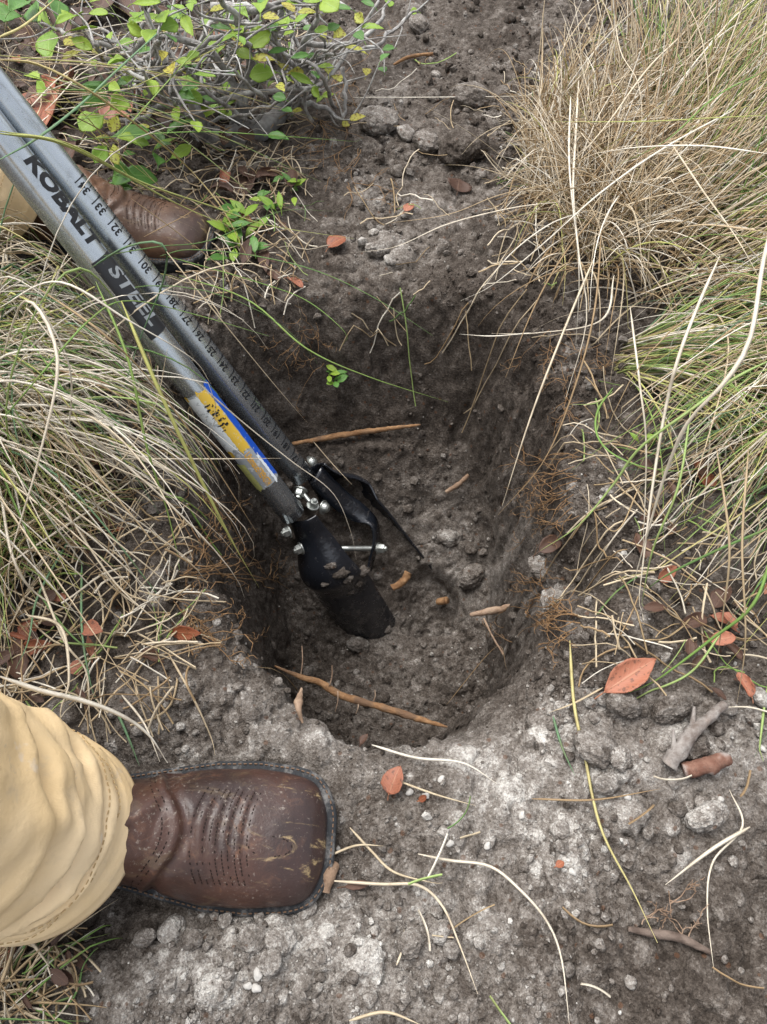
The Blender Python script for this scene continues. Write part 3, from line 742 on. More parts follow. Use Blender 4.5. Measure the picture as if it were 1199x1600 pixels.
# the bracket that runs from the far blade's neck down to the pivot bolt
def bracket():
    pts = [Pz(494, 742, 1.095), Pz(515, 765, 1.11), Pz(538, 786, 1.125), Pz(563, 803, 1.135), Pz(582, 815, 1.14), Pz(588, 832, 1.145), Pz(587, 852, 1.15), Pz(581, 874, 1.16), Pz(577, 893, 1.165)]
    n = 40; c = catmull(pts, n); q = np.linspace(0, 1, n)
    wv = np.interp(q, [0, .2, .5, .62, .75, 1], [.017, .018, .017, .015, .013, .008])
    k = sstep(.42, .68, q)[:, None]
    dirn = (imgU*.78+imgR*.50)[None]*(1-k) + (np.array([0, cp, -sp])*1.0 + imgR*.28)[None]*k
    V = np.stack([c-wv[:, None]*dirn, c-wv[:, None]*.3*dirn, c+wv[:, None]*.4*dirn, c+wv[:, None]*dirn], 1).reshape(-1, 3)
    i = np.arange(4*n).reshape(n, 4)
    me = mesh_np('bracket', V, np.stack([i[:-1, :-1], i[:-1, 1:], i[1:, 1:], i[1:, :-1]], -1).reshape(-1, 4), True)
    o = link('bracket', me, None, M_blade); md = o.modifiers.new('t', 'SOLIDIFY'); md.thickness = .004; md.offset = 0
    me2 = evaluated(o); bpy.data.objects.remove(o); link('bracket', me2, dig)
bracket()

# ------------------------------------------------------------------ person: boots and trousers
def leather(name='brown_boot_leather', A=(.066, .030, .021), B=(.032, .018, .0155), Cc=(.17, .082, .046), dusty=.35):
    t = MT(name, .42, .45)
    n = t.noise(16, 5, .6); n2 = t.noise(110, 6, .65); fib = t.noise(60, 6, .7, dist=1.2)
    sx = t.N('ShaderNodeSeparateXYZ'); t.L(t.vec, sx.inputs[0])
    toe = t.step(sx.outputs[0], .225, .29)
    c = t.mix(t.step(n, .35, .65), A, B)
    c = t.mix(t.math('MULTIPLY', t.step(fib, .53, .72), .55), c, Cc)
    c = t.mix(t.math('MULTIPLY', toe, .6), c, (.024, .018, .020))
    mp = t.N('ShaderNodeMapping'); mp.inputs['Scale'].default_value = (1.0, 2.6, 1.0); mp.inputs['Rotation'].default_value = (0, 0, .35); t.L(t.vec, mp.inputs[0])
    scf = t.noise(26, 7, .72, mp.outputs[0], .8)
    sc = t.math('MULTIPLY', t.step(scf, .54, .66), t.math('MULTIPLY_ADD', toe, .9, .12))
    c = t.mix(sc, c, (.34, .25, .13))
    dust = t.math('MULTIPLY', t.step(t.math('ADD', t.noise(300, 5, .7), t.math('MULTIPLY', t.noise(20, 4), .25)), .70, .84), dusty+.25)
    c = t.mix(dust, c, (.30, .26, .22))
    t.base(c); t.rough(t.math('MULTIPLY_ADD', n2, .36, .21)); t.bump(n2, .35, .0012); t.bump(t.vor(520), .15, .0006); return t.m
M_leather = leather()
M_leather_dusty = leather('dusty_boot_leather', (.135, .070, .042), (.075, .042, .029), (.24, .135, .08), .5)
def sole_mat():
    t = MT('black_rubber_sole', .75, .3); n = t.noise(240, 5, .7); n2 = t.noise(40, 3)
    c = t.mix(t.math('MULTIPLY', t.step(t.math('ADD', t.math('MULTIPLY', n, .6), t.math('MULTIPLY', n2, 1.0)), .80, 1.02), .5), (.020, .022, .025), (.28, .265, .25))
    t.base(c); t.bump(n, .5, .0015); return t.m
M_sole = sole_mat()
M_thread = MT('dark_thread', .7, .2).base((.022, .014, .011)).m
M_thread2 = MT('worn_thread', .7, .2).base((.16, .10, .065)).m
def canvas():
    t = MT('tan_canvas', .9, .15)
    n = t.noise(9, 4); n2 = t.noise(55, 5, .6)
    wv = t.N('ShaderNodeTexWave', wave_type='BANDS', bands_direction='DIAGONAL'); wv.inputs['Scale'].default_value = 420; wv.inputs['Distortion'].default_value = 1.5; t.L(t.vec, wv.inputs['Vector'])
    c = t.mix(t.step(n, .35, .65), (.72, .53, .295), (.78, .61, .39))
    c = t.mix(t.math('MULTIPLY', t.step(n2, .56, .75), .40), c, (.50, .40, .28))
    c = t.mix(t.math('MULTIPLY', t.step(t.noise(38, 6, .75), .60, .70), .40), c, (.40, .34, .28))
    c = t.mix(t.math('MULTIPLY', t.step(t.noise(26, 4, .6), .66, .72), .35), c, (.72, .68, .64))
    t.base(c); t.bump(wv.outputs['Fac'], .07, .0005); t.bump(t.noise(24, 5, .6), .45, .006); return t.m
M_canvas = canvas()

BL = .30
def outline(x):                                 # half width of the sole along its length, heel 0 to toe BL
    w = np.interp(x, [0, .02, .05, .10, .15, .20, .235, .265, .285, .30], [.030, .034, .036, .0345, .044, .0535, .0555, .0530, .0490, .043])
    e0 = np.clip(1-((.03-np.minimum(x, .03))/.0305)**2, 0, 1)**.5
    e1 = np.clip(1-((np.maximum(x, .268)-.268)/(BL-.268+.0004))**3.0, 0, 1)**.5
    return w*e0*np.where(x > .268, .22+.78*e1, 1)*np.where(x >= BL-.0005, .9, 1)
def sole_outline(n=90, grow=0.0):
    s = (1-np.cos(np.linspace(0, math.pi, n)))/2*BL
    w = outline(s)
    up = np.stack([s, w], 1); dn = np.stack([s[::-1], -w[::-1]], 1)
    pts = np.vstack([up, dn[1:-1]])
    if grow:
        t = np.roll(pts, -1, 0)-np.roll(pts, 1, 0); t /= np.linalg.norm(t, axis=1, keepdims=True)+1e-9
        pts = pts + grow*np.stack([-t[:, 1], t[:, 0]], 1)
    return pts
def loft(rings, cap=True):
    rings = np.array(rings); n, k, _ = rings.shape
    i = np.arange(n*k).reshape(n, k)
    F4 = np.stack([i[:-1], np.roll(i[:-1], -1, 1), np.roll(i[1:], -1, 1), i[1:]], -1).reshape(-1, 4).tolist()
    V = rings.reshape(-1, 3).tolist()
    if cap: F4 += [list(i[0][::-1]), list(i[-1])]
    return V, F4
def boot_meshes():
    # upper: foot and shaft lofted, fused, smoothed
    xs = np.r_[.004, .012, np.linspace(.025, .27, 26), .280, .287, .292, .2955]
    rings = []
    for x in xs:
        b = outline(np.array([min(x, .299)]))[0]*.97-.0025
        if x > .285: b *= 1-.5*((x-.285)/.012)**2
        top = np.interp(x, [0, .06, .11, .14, .17, .20, .235, .265, .285, .2955], [.12, .135, .13, .108, .088, .074, .063, .056, .047, .030])
        th = np.linspace(0, 2*math.pi, 48, endpoint=False)
        c, s = np.cos(th), np.sin(th)
        y = b*np.sign(c)*np.abs(c)**.72
        e = np.interp(x, [.05, .14, .22, .30], [.80, .86, .82, .78])
        z = np.where(s > 0, .020+(top-.020)*np.abs(s)**e, .020-.012*np.abs(s)**.5)
        yy = y*np.interp(np.clip((z-.02)/(top-.02+1e-6), 0, 1), [0, .25, .7, 1], [1, 1.03, .93, .86])
        rings.append(np.stack([np.full(48, x), yy, z], 1))
    V1, F1 = loft(rings)
    rings = []
    for z in np.linspace(.04, .145, 9):
        th = np.linspace(0, 2*math.pi, 40, endpoint=False)
        cx_ = np.interp(z, [.04, .12, .17], [.072, .062, .050]); rx = np.interp(z, [.04, .12, .2, .30], [.050, .060, .062, .066]); ry = np.interp(z, [.04, .12, .30], [.036, .040, .052])
        rings.append(np.stack([cx_+rx*np.cos(th), ry*np.sin(th), np.full(40, z)], 1))
    V2, F2 = loft(rings)
    me = bpy.data.meshes.new('upper'); me.from_pydata(V1+V2, [], F1+[[i+len(V1) for i in f] for f in F2])
    o = bpy.data.objects.new('upper', me); COL.objects.link(o)
    md = o.modifiers.new('r', 'REMESH'); md.mode = 'VOXEL'; md.voxel_size = .0026
    md = o.modifiers.new('s', 'SMOOTH'); md.iterations = 7; md.factor = .6
    up = evaluated(o); bpy.data.objects.remove(o)
    # creases across the vamp, ridges of the row stitching, wrinkles at the instep
    n = len(up.vertices); co = np.empty(n*3, np.float32); up.vertices.foreach_get('co', co); co = co.reshape(-1, 3).astype(float)
    no = np.empty(n*3, np.float32); up.vertices.foreach_get('normal', no); no = no.reshape(-1, 3).astype(float)
    x, y, z = co.T
    d = .0016*fbm(x, y, z, 26, 3, 61)
    seam = .188-.85*(y**2)/.05*1.0+.0
    lines = [.200, .209, .218, .227, .236]
    for q in lines: d += -.0017*np.exp(-((x-q-.25*y*y/.05)/.0017)**2)*sstep(.040, .032, np.abs(y))*(z > .03)
    d += .0020*np.exp(-((x-seam)/.0035)**2)*(z > .025)
    d += -.0030*np.exp(-((x-seam-.007)/.004)**2)*(z > .03)
    d += .0022*np.exp(-((x-(.150+.02*np.sin(y*60)))/.006)**2)*np.clip(z/.06, 0, 1)
    for q, s_ in ((.172, 14), (.160, -20)): d += -.0012*np.exp(-((x-q-.004*np.sin(y*s_*3))/.003)**2)
    co += no*d[:, None]
    up.vertices.foreach_set('co', co.astype(np.float32).ravel()); up.update()
    up.polygons.foreach_set('use_smooth', [True]*len(up.polygons))
    bvh = BVHTree.FromPolygons([tuple(v) for v in co], [tuple(p.vertices) for p in up.polygons])
    # sole with its welt and heel block
    rings = []
    for g, zz in ((-.003, 0.0), (.0005, .001), (.0010, .004), (.0015, .012), (.0008, .0135), (.0020, .0145), (.0032, .017), (.0028, .0205), (.0012, .0215), (-.008, .0215)):
        p = sole_outline(70, grow=g); rings.append(np.c_[p, np.full(len(p), zz)])
    V, F4 = loft(rings); so = bpy.data.meshes.new('sole'); so.from_pydata([tuple(map(float, v)) for v in V], [], F4); so.polygons.foreach_set('use_smooth', [True]*len(so.polygons))
    # stitching
    def proj(xy):
        out = []
        for a, b in xy:
            h = bvh.ray_cast(Vector((a, b, .5)), Vector((0, 0, -1)))
            if h[0] is not None: out.append(np.array(h[0])+np.array(h[1])*.0002)
        return np.array(out)
    C = []
    def dashes(path, step=.0034, ln=.0020):
        pts = proj(path)
        if len(pts) < 2: return
        L = np.r_[0, np.cumsum(np.linalg.norm(np.diff(pts, axis=0), axis=1))]
        for s in np.arange(0, L[-1]-ln, step):
            if random.random() < .38: continue
            f = np.stack([np.interp([s, s+ln*.33, s+ln*.66, s+ln], L, pts[:, k]) for k in range(3)], 1); C.append(f)
    yy = np.linspace(-.046, .046, 60)
    for off in (-.0045, -.0095): dashes(np.stack([.188-.85*yy**2/.05+off, yy], 1))
    for q in lines:
        y2 = np.linspace(-.034, .034, 40)
        for s in (-.0025, .0025): dashes(np.stack([q+s+.25*y2*y2/.05, y2], 1), .0028, .0017)
    th = np.linspace(0, math.pi*2, 50); dashes(np.stack([.256+.016*np.cos(th), -.006+.007*np.sin(th)], 1), .0028, .0017)
    C = np.array(C); V, Fq = tubes(C, np.full(C.shape[:2], .00042), 4)
    st = mesh_np('stitching', V, Fq, True)
    # welt stitches
    p = sole_outline(70, grow=.0004); L = np.r_[0, np.cumsum(np.linalg.norm(np.diff(p, axis=0), axis=1))]
    C2 = [np.stack([np.interp(np.linspace(s, s+.0026, 4), L, p[:, 0]), np.interp(np.linspace(s, s+.0026, 4), L, p[:, 1]), np.full(4, .0222)], 1) for s in np.arange(0, L[-1]-.004, .0045)]
    C2 = np.array(C2); V, Fq = tubes(C2, np.full(C2.shape[:2], .0006), 4)
    ws = mesh_np('welt_stitching', V, Fq, True)
    for m, k in ((up, M_leather), (so, M_sole), (st, M_thread), (ws, M_thread2)): m.materials.append(k)
    return up, so, st, ws, bvh
UP, SO, ST, WS, BBVH = boot_meshes()
person = empty('person', (-.36, .5, 0), 'person straddling the hole in tan canvas trousers and worn brown leather work boots', 'person')
def boot(spec, label, mirror=False, roll=0.0):
    a = R_(spec['ang']); b = bpy.data.objects.new('boot', UP.copy() if False else UP); COL.objects.link(b)
    b.parent = person; b.matrix_parent_inverse = Matrix.Translation(-person.location)
    c = Vector((spec['toe'][0]-BL*math.cos(a), spec['toe'][1]-BL*math.sin(a), -.002))
    b.location = c; b.rotation_euler = (roll, 0, a); b['label'] = label
    if mirror: b.scale = (1, -1, 1)
    for nme, m in (('sole', SO), ('stitching', ST), ('welt_stitching', WS)):
        o = bpy.data.objects.new(nme, m); COL.objects.link(o); o.parent = b
    return b
b1 = boot(BOOT_N, 'scuffed dark brown square-toed boot below the hole', False, .19)
UP2 = UP.copy(); UP2.materials[0] = M_leather_dusty
b2 = boot(BOOT_F, 'dusty brown boot among the leaves behind the digger handles', True); b2.data = UP2
def leg_rings(path, rx, ry, seed, hem_tilt):
    path = catmull(path, 300); n = len(path); k = 96
    s = np.r_[0, np.cumsum(np.linalg.norm(np.diff(path, axis=0), axis=1))]
    T = np.gradient(path, axis=0); T /= np.linalg.norm(T, axis=1, keepdims=True)
    th = np.linspace(0, 2*math.pi, k, endpoint=False)
    RX = np.interp(s, *rx); RY = np.interp(s, *ry)
    rings = np.zeros((n, k, 3))
    for i in range(n):
        ex = np.array([1., 0, 0]); ex -= T[i]*(ex@T[i]); ex /= np.linalg.norm(ex); ey = np.cross(T[i], ex)
        base = path[i] + RX[i]*np.cos(th)[:, None]*ex + RY[i]*np.sin(th)[:, None]*ey
        base += T[i]*(hem_tilt*np.cos(th)*max(0, 1-s[i]/.16))[:, None]
        nrm = np.cos(th)[:, None]*ex + np.sin(th)[:, None]*ey
        x, y, z = base.T
        # slack folds: bands round the leg near the hem, slanting creases above
        q = s[i] + .022*np.sin(th*1.0+seed) + .012*np.sin(2*th+seed*2.1)
        bag = np.exp(-((s[i]-.07)/.075)**2)
        d = bag*(.0020*np.sin(q*120+1.2*np.sin(th+seed))*(.55+.45*np.sin(2*th+seed)) + .0018*np.sin(q*265+2*np.cos(th)))*(sstep(0, .028, s[i]))
        r2 = np.clip(1-np.abs(fbm(x*1.0, y*1.0, z*.55, 12, 2, seed+70))*3.0, 0, 1)**1.5*1.5 - .3
        d = d + .0024*np.clip(r2, -.5, 1)*sstep(.02, .09, s[i])*1.35 + .0026*(1-2*np.abs(fbm(x, y, z*.6, 38, 3, seed+74)))*sstep(.02, .06, s[i]) + .003*fbm(x, y, z, 40, 2, seed+71)*sstep(.0, .03, s[i])
        if seed == 3:                           # the pressed creases across the shin and above the hem
            tc = (th+math.pi) % (2*math.pi)-math.pi
            for s0, sl, dp, wd_, ta, tb in ((.088, .020, .0060, .0042, -.9, .55), (.050, -.012, .0040, .0028, -1.5, -.1), (.036, -.010, .0034, .0024, -1.6, .2), (.066, .025, .0032, .0030, .2, 1.5), (.118, .03, .005, .0052, -.3, 1.2), (.026, .004, .0022, .0018, -1.2, 1.2)):
                win = sstep(ta-.25, ta+.25, tc)*(1-sstep(tb-.25, tb+.25, tc)); e_ = (s[i]-s0-sl*tc)/wd_
                d = d + win*(-dp*np.exp(-e_**2) + dp*.75*np.exp(-((e_-1.9)/1.3)**2))
        d = d + .0016*(s[i] < .0165)             # the hem is doubled cloth
        rings[i] = base + nrm*d[:, None]
    return rings
near = leg_rings([(-.262, .112, .074), (-.268, .110, .12), (-.288, .104, .25), (-.37, .15, .50), (-.56, .28, .70), (-.72, .40, .88)],
                 ([0, .03, .10, .3, .5, .75, 1.1], [.077, .077, .076, .080, .088, .105, .12]), ([0, .03, .10, .3, .5, .75, 1.1], [.0715, .0715, .071, .078, .088, .105, .12]), 3, -.012)
far = leg_rings([(-.492, .924, .088), (-.525, .908, .118), (-.62, .865, .20), (-.78, .77, .46), (-.77, .65, .70), (-.73, .57, .88)],
                ([0, .1, .3, .5, .75, 1.1], [.078, .083, .086, .090, .105, .12]), ([0, .1, .3, .5, .75, 1.1], [.072, .082, .086, .090, .105, .12]), 5, -.01)
V, F4 = [], []
for rg_ in (near, far):
    v, f = loft(rg_, False); F4 += [[i+len(V) for i in q] for q in f]; V += v
th = np.linspace(0, 2*math.pi, 64, endpoint=False)
pel = [np.stack([-.725+.125*sc*np.cos(th), .485+.19*sc*np.sin(th), np.full(64, zz)], 1) for zz, sc in ((.80, .55), (.83, .85), (.88, 1.0), (.96, .98), (1.04, .90), (1.05, .88))]
v, f = loft(pel, True); F4 += [[i+len(V) for i in q] for q in f]; V += v
me = bpy.data.meshes.new('trousers'); me.from_pydata(V, [], F4); me.polygons.foreach_set('use_smooth', [True]*len(me.polygons))
o = link('trousers', me, None, M_canvas); md = o.modifiers.new('t', 'SOLIDIFY'); md.thickness = .0018; md.offset = -1
me = evaluated(o); bpy.data.objects.remove(o); tr = link('trousers', me, person)
tr['label'] = 'creased tan canvas trouser legs with stitched hems'
M_hem = MT('hem_thread', .8, .2).base((.46, .33, .17)).m
for rg_ in (near, far):                          # hem stitching
    C = []
    for off in (12, 15):
        r = rg_[off] + (rg_[off]-rg_[off].mean(0))*.012
        for j in range(0, 96): C.append(np.stack([r[j]*(1-a_)+r[(j+1) % 96]*a_ for a_ in (0, .2, .4, .6)]))
    C = np.array(C); V, Fq = tubes(C, np.full(C.shape[:2], .0004), 4)
    ho = link('hem_stitching', mesh_np('hem_stitching', V, Fq), None, M_hem); ho.parent = tr
#PART3
# ------------------------------------------------------------------ clods and stones
def clod_mesh(seed, ang=.5, sub=5):
    bm = bmesh.new(); bmesh.ops.create_icosphere(bm, subdivisions=sub, radius=1)
    v = np.array([x.co[:] for x in bm.verts])
    rg = np.random.default_rng(seed)
    for _ in range(9):                         # knock flats off it
        d = rg.normal(size=3); d /= np.linalg.norm(d); h = rg.uniform(.62, .95); k = v@d
        v = v - np.clip(k-h, 0, None)[:, None]*d*ang*1.6
    o = seed*13.7
    n = .16*fbm(v[:, 0]+o, v[:, 1], v[:, 2], 1.6, 3, seed) + .10*fbm(v[:, 0]+o, v[:, 1], v[:, 2], 5, 3, seed+1) + .085*(.5-np.abs(fbm(v[:, 0], v[:, 1]+o, v[:, 2], 8, 2, seed+2))) + .05*fbm(v[:, 0], v[:, 1]+o, v[:, 2], 22, 2, seed+3)
    v = v*(1+n)[:, None]
    for x, c in zip(bm.verts, v): x.co = c
    me = bm_mesh('soil_clod', bm, True)
    a = me.attributes.new('tone_o', 'FLOAT', 'POINT'); a.data.foreach_set('value', (n*.9).astype(np.float32))
    return me
CLOD = [clod_mesh(200+i, .3+.1*(i % 4)) for i in range(9)]
CLODS = [clod_mesh(200+i, .3+.1*(i % 4), 3) for i in range(9)]
for i, m in list(enumerate(CLOD))+list(enumerate(CLODS)): m.materials.append((M_clod, M_clod_pale, M_clod_dark)[i//3])
def mpp(p):                                     # metres per photograph pixel at a point
    return (p[1]*cp - (p[2]-HC)*sp)/FPX
def clod(px, py, w, h, kind, label, group=None, sink=.14, name='soil_clod', cat='soil clod', seed=0):
    rg = np.random.default_rng(int(px*7+py*13+seed))
    g = G(px, py); s = mpp(g)*w/2; k = {'m': 0, 'p': 3, 'd': 6}[kind]+int(rg.integers(3))
    o = bpy.data.objects.new(name, (CLOD if w > 30 else CLODS)[k]); COL.objects.link(o)
    o.scale = (s, s*min(1.25, h/w*1.0), s*rg.uniform(.6, .8)); o.rotation_euler = (rg.uniform(-.3, .3), rg.uniform(-.3, .3), rg.uniform(-.5, .5))
    o.location = (g[0], g[1], g[2]+s*(.62-sink*1.6))
    return tag(o, label, cat, group)
for a in ((592, 200, 58, 62, 'p', 'pale grey soil block at the edge of the shrub bed, ash-white on top'),
          (634, 214, 30, 46, 'p', 'narrow pale clod wedged beside the ash-white soil block'),
          (667, 230, 42, 58, 'm', 'upright brownish clod between the narrow pale clod and the big dark one'),
          (722, 246, 76, 66, 'd', 'big dark angular clod beside the dry side of the grass tussock'),
          (735, 165, 62, 40, 'm', 'half buried grey clod under the dry grass tips behind the big dark clod'),
          (655, 45, 32, 36, 'm', 'rounded brown clod lying alone near the shrub twigs'),
          (590, 395, 36, 26, 'p', 'whitish crusty clod above the far wall of the hole'),
          (397, 1467, 44, 44, 'p', 'round grey clod in front of the boot sole'),
          (440, 1470, 46, 42, 'p', 'round grey clod touching the one in front of the boot sole'),
          (424, 1504, 34, 38, 'p', 'smooth pale clod below the pair of round clods'),
          (270, 1456, 44, 42, 'p', 'angular pale clod just under the middle of the boot'),
          (302, 1468, 34, 30, 'm', 'grey clod next to the angular pale one under the boot'),
          (228, 1466, 36, 26, 'm', 'flat grey clod close to the trouser hem'),
          (972, 1106, 56, 36, 'm', 'flat grey clod below the curled pink leaf'),
          (966, 1185, 34, 44, 'p', 'pale upright clod beside a larger dark one near the forked root'),
          (928, 1170, 66, 62, 'm', 'large dark grey clod with the pale upright clod against it'),
          (1100, 1278, 66, 40, 'p', 'broad whitish clod on the sandy ground below the bark scrap'),
          (640, 1476, 42, 40, 'm', 'darker round clod of the trio on the pale sand'),
          (688, 1458, 38, 36, 'p', 'paler round clod of the trio on the pale sand'),
          (706, 1484, 26, 28, 'm', 'smallest round clod of the trio on the pale sand'),
          (1136, 1108, 28, 26, 'p', 'whitish knob of soil at the tip of the forked root'),
          (1185, 1092, 30, 34, 'p', 'pale clod at the picture edge above the forked root'),
          (1085, 1170, 50, 40, 'd', 'dark brown clod behind the forked root'),
          (1045, 1110, 70, 44, 'd', 'wide dark clod uphill of the forked root'),
          (945, 1228, 48, 34, 'p', 'cracked pale clod below the large dark grey clod'),
          (352, 1438, 22, 26, 'p', 'small pale clod against the boot sole'),
          (480, 1420, 30, 40, 'p', 'pale lump pressed against the toe of the boot'),
          (845, 893, 52, 40, 'p', 'white crusty lump on the lip of the side notch in the hole'),
          (862, 942, 34, 62, 'p', 'white crusty lump hanging below the notch lip'),
          (560, 1010, 34, 24, 'm', 'dark clod by the blade tip in the hole'),
          (735, 905, 46, 34, 'm', 'lump of soil beside the blade cut in the hole floor'),
          (700, 845, 40, 26, 'p', 'pale lump on the hole floor uphill of the blade cut')):
    clod(*a)
LM = [(592, 200, 'the ash-white soil block'), (722, 246, 'the big dark angular clod'), (655, 45, 'the lone rounded clod by the shrub'), (590, 395, 'the whitish crust above the far wall'),
      (397, 1467, 'the pair of round clods under the boot'), (424, 1504, 'the smooth pale clod below the boot'), (270, 1456, 'the angular pale clod under the boot'), (228, 1466, 'the flat clod near the trouser hem'),
      (975, 1064, 'the curled pink leaf'), (928, 1170, 'the largest dark grey clod'), (1100, 1278, 'the broad whitish clod'), (670, 1472, 'the trio of clods on pale sand'), (1080, 1150, 'the forked grey root'),
      (1095, 1198, 'the bark scrap'), (352, 1438, 'the boot sole'), (515, 1385, 'the boot toe'), (668, 915, 'the blade cut'), (590, 1005, 'the front blade'), (785, 952, 'the thick cut root'), (560, 1090, 'the spanning root'),
      (550, 672, 'the root along the far wall'), (715, 753, 'the flat root chip'), (616, 1224, 'the standing pink leaf'), (290, 998, 'the glossy orange leaf'), (238, 1030, 'the tightly curled leaf'), (165, 815, 'the brown pointed leaf'),
      (84, 176, 'the large round brown leaf'), (20, 1486, 'the russet leaf'), (62, 1018, 'the twisted orange leaf'), (1130, 975, 'the rolled tan leaf'), (1000, 860, 'the torn leaf under the grass loop'), (330, 360, 'the toe of the far boot'),
      (385, 205, 'the grey root crown'), (430, 330, 'the weed below the shrub'), (527, 385, 'the orange scrap at the brink'), (1045, 1470, 'the dark twig'), (1100, 1340, 'the stiff pale straw'), (875, 1500, 'the long curved straw'),
      (940, 1290, 'the long yellow stem'), (200, 222, 'the lowest shrub leaves'), (280, 60, 'the middle of the shrub'), (60, 60, 'the outermost shrub leaves'), (150, 20, 'the upper shrub twigs'), (60, 850, 'the short olive tuft'), (128, 558, 'the reddish leaf in the grass'),
      (640, 95, 'the small orange twig'), (320, 1085, 'the crest of the boot mound'), (640, 1560, 'the last straw on the pale sand'), (180, 1540, 'the dark gap past the trouser hem'), (1120, 1100, 'the whitish knob')]
def near_phrase(px, py):
    d = [math.hypot(px-a, py-b) for a, b, _ in LM]; i = int(np.argmin(d)); a, b, t = LM[i]
    v = abs(py-b) > abs(px-a)
    far = d[i] > 75
    r = ('well beyond' if far else 'just beyond') if v and py < b else ('well below' if far else 'just below') if v else ('off beside' if far else 'close beside')
    return r + ' ' + t
# smaller ones, alike within each patch
def patch_clods(n, x0, x1, y0, y1, s0, s1, kinds, label, group, seed):
    rg = np.random.default_rng(seed)
    for i in range(n):
        s = s0*(s1/s0)**(rg.random()**1.8)
        x, y, k = rg.uniform(x0, x1), rg.uniform(y0, y1), str(rg.choice(list(kinds)))
        lb = ('tiny' if s < 14 else 'small' if s < 19 else 'middling') + ' ' + dict(m='grey', p='pale', d='dark')[k] + (' flat' if (hh := rg.uniform(.8, 1.2)) < .92 else ' tall' if hh > 1.08 else '') + ' soil clod ' + near_phrase(x, y)
        clod(x, y, s, s*hh, k, lb, group, rg.uniform(.2, .4), seed=i)
patch_clods(46, 90, 720, 1420, 1598, 11, 26, 'mmp', 'small grey clod among many on the loose sand below the boot', 'small clods below the boot', 1)
patch_clods(44, 860, 1195, 1050, 1330, 11, 30, 'mmpd', 'small clod among many on the rough bank around the forked root', 'small clods around the forked root', 2)
patch_clods(40, 560, 860, 10, 420, 10, 26, 'mmdp', 'small clod among many on the bare strip between shrub and tussock', 'small clods on the bare strip', 3)
patch_clods(26, 420, 770, 700, 1100, 10, 22, 'mmd', 'small dark clod fallen onto the floor of the hole', 'small clods in the hole', 4)
patch_clods(22, 170, 420, 960, 1180, 10, 24, 'mmp', 'small clod on the mound between hole and boot', 'small clods on the boot mound', 5)
patch_clods(34, 720, 1195, 1330, 1598, 9, 22, 'mmpd', 'small clod among many on the speckled ground at the lower picture corner', 'small clods on speckled ground', 6)
M_pebble = MT('pale_pebble', .8, .2); M_pebble.base(M_pebble.mix(M_pebble.noise(90, 4), (.34, .325, .30), (.50, .48, .45))); M_pebble = M_pebble.m
PEB = clod_mesh(330, .6, 3); PEB.materials.append(M_pebble)
def pebble(px, py, w, label, group=None):
    g = G(px, py); s = mpp(g)*w/2; o = bpy.data.objects.new('pebble', PEB); COL.objects.link(o)
    o.scale = (s, s*1.3, s*.8); o.rotation_euler = (0, 0, px*.7); o.location = (g[0], g[1], g[2]+s*.35); return tag(o, label, 'pebble', group)
pebble(404, 1522, 15, 'longish white pebble below the smooth pale clod'); pebble(401, 1545, 13, 'white pebble nearest the lower picture edge, under another white one')
pebble(388, 1540, 11, 'tiny white pebble beside two larger white ones')
for (x, y) in ((666, 1243), (816, 1274), (894, 1363), (703, 1318), (1125, 1250), (980, 1245), (762, 1322), (1190, 1170), (640, 1238), (690, 1218)):
    pebble(x, y, 10, 'small white pebble ' + near_phrase(x, y), 'white pebbles on the sand')

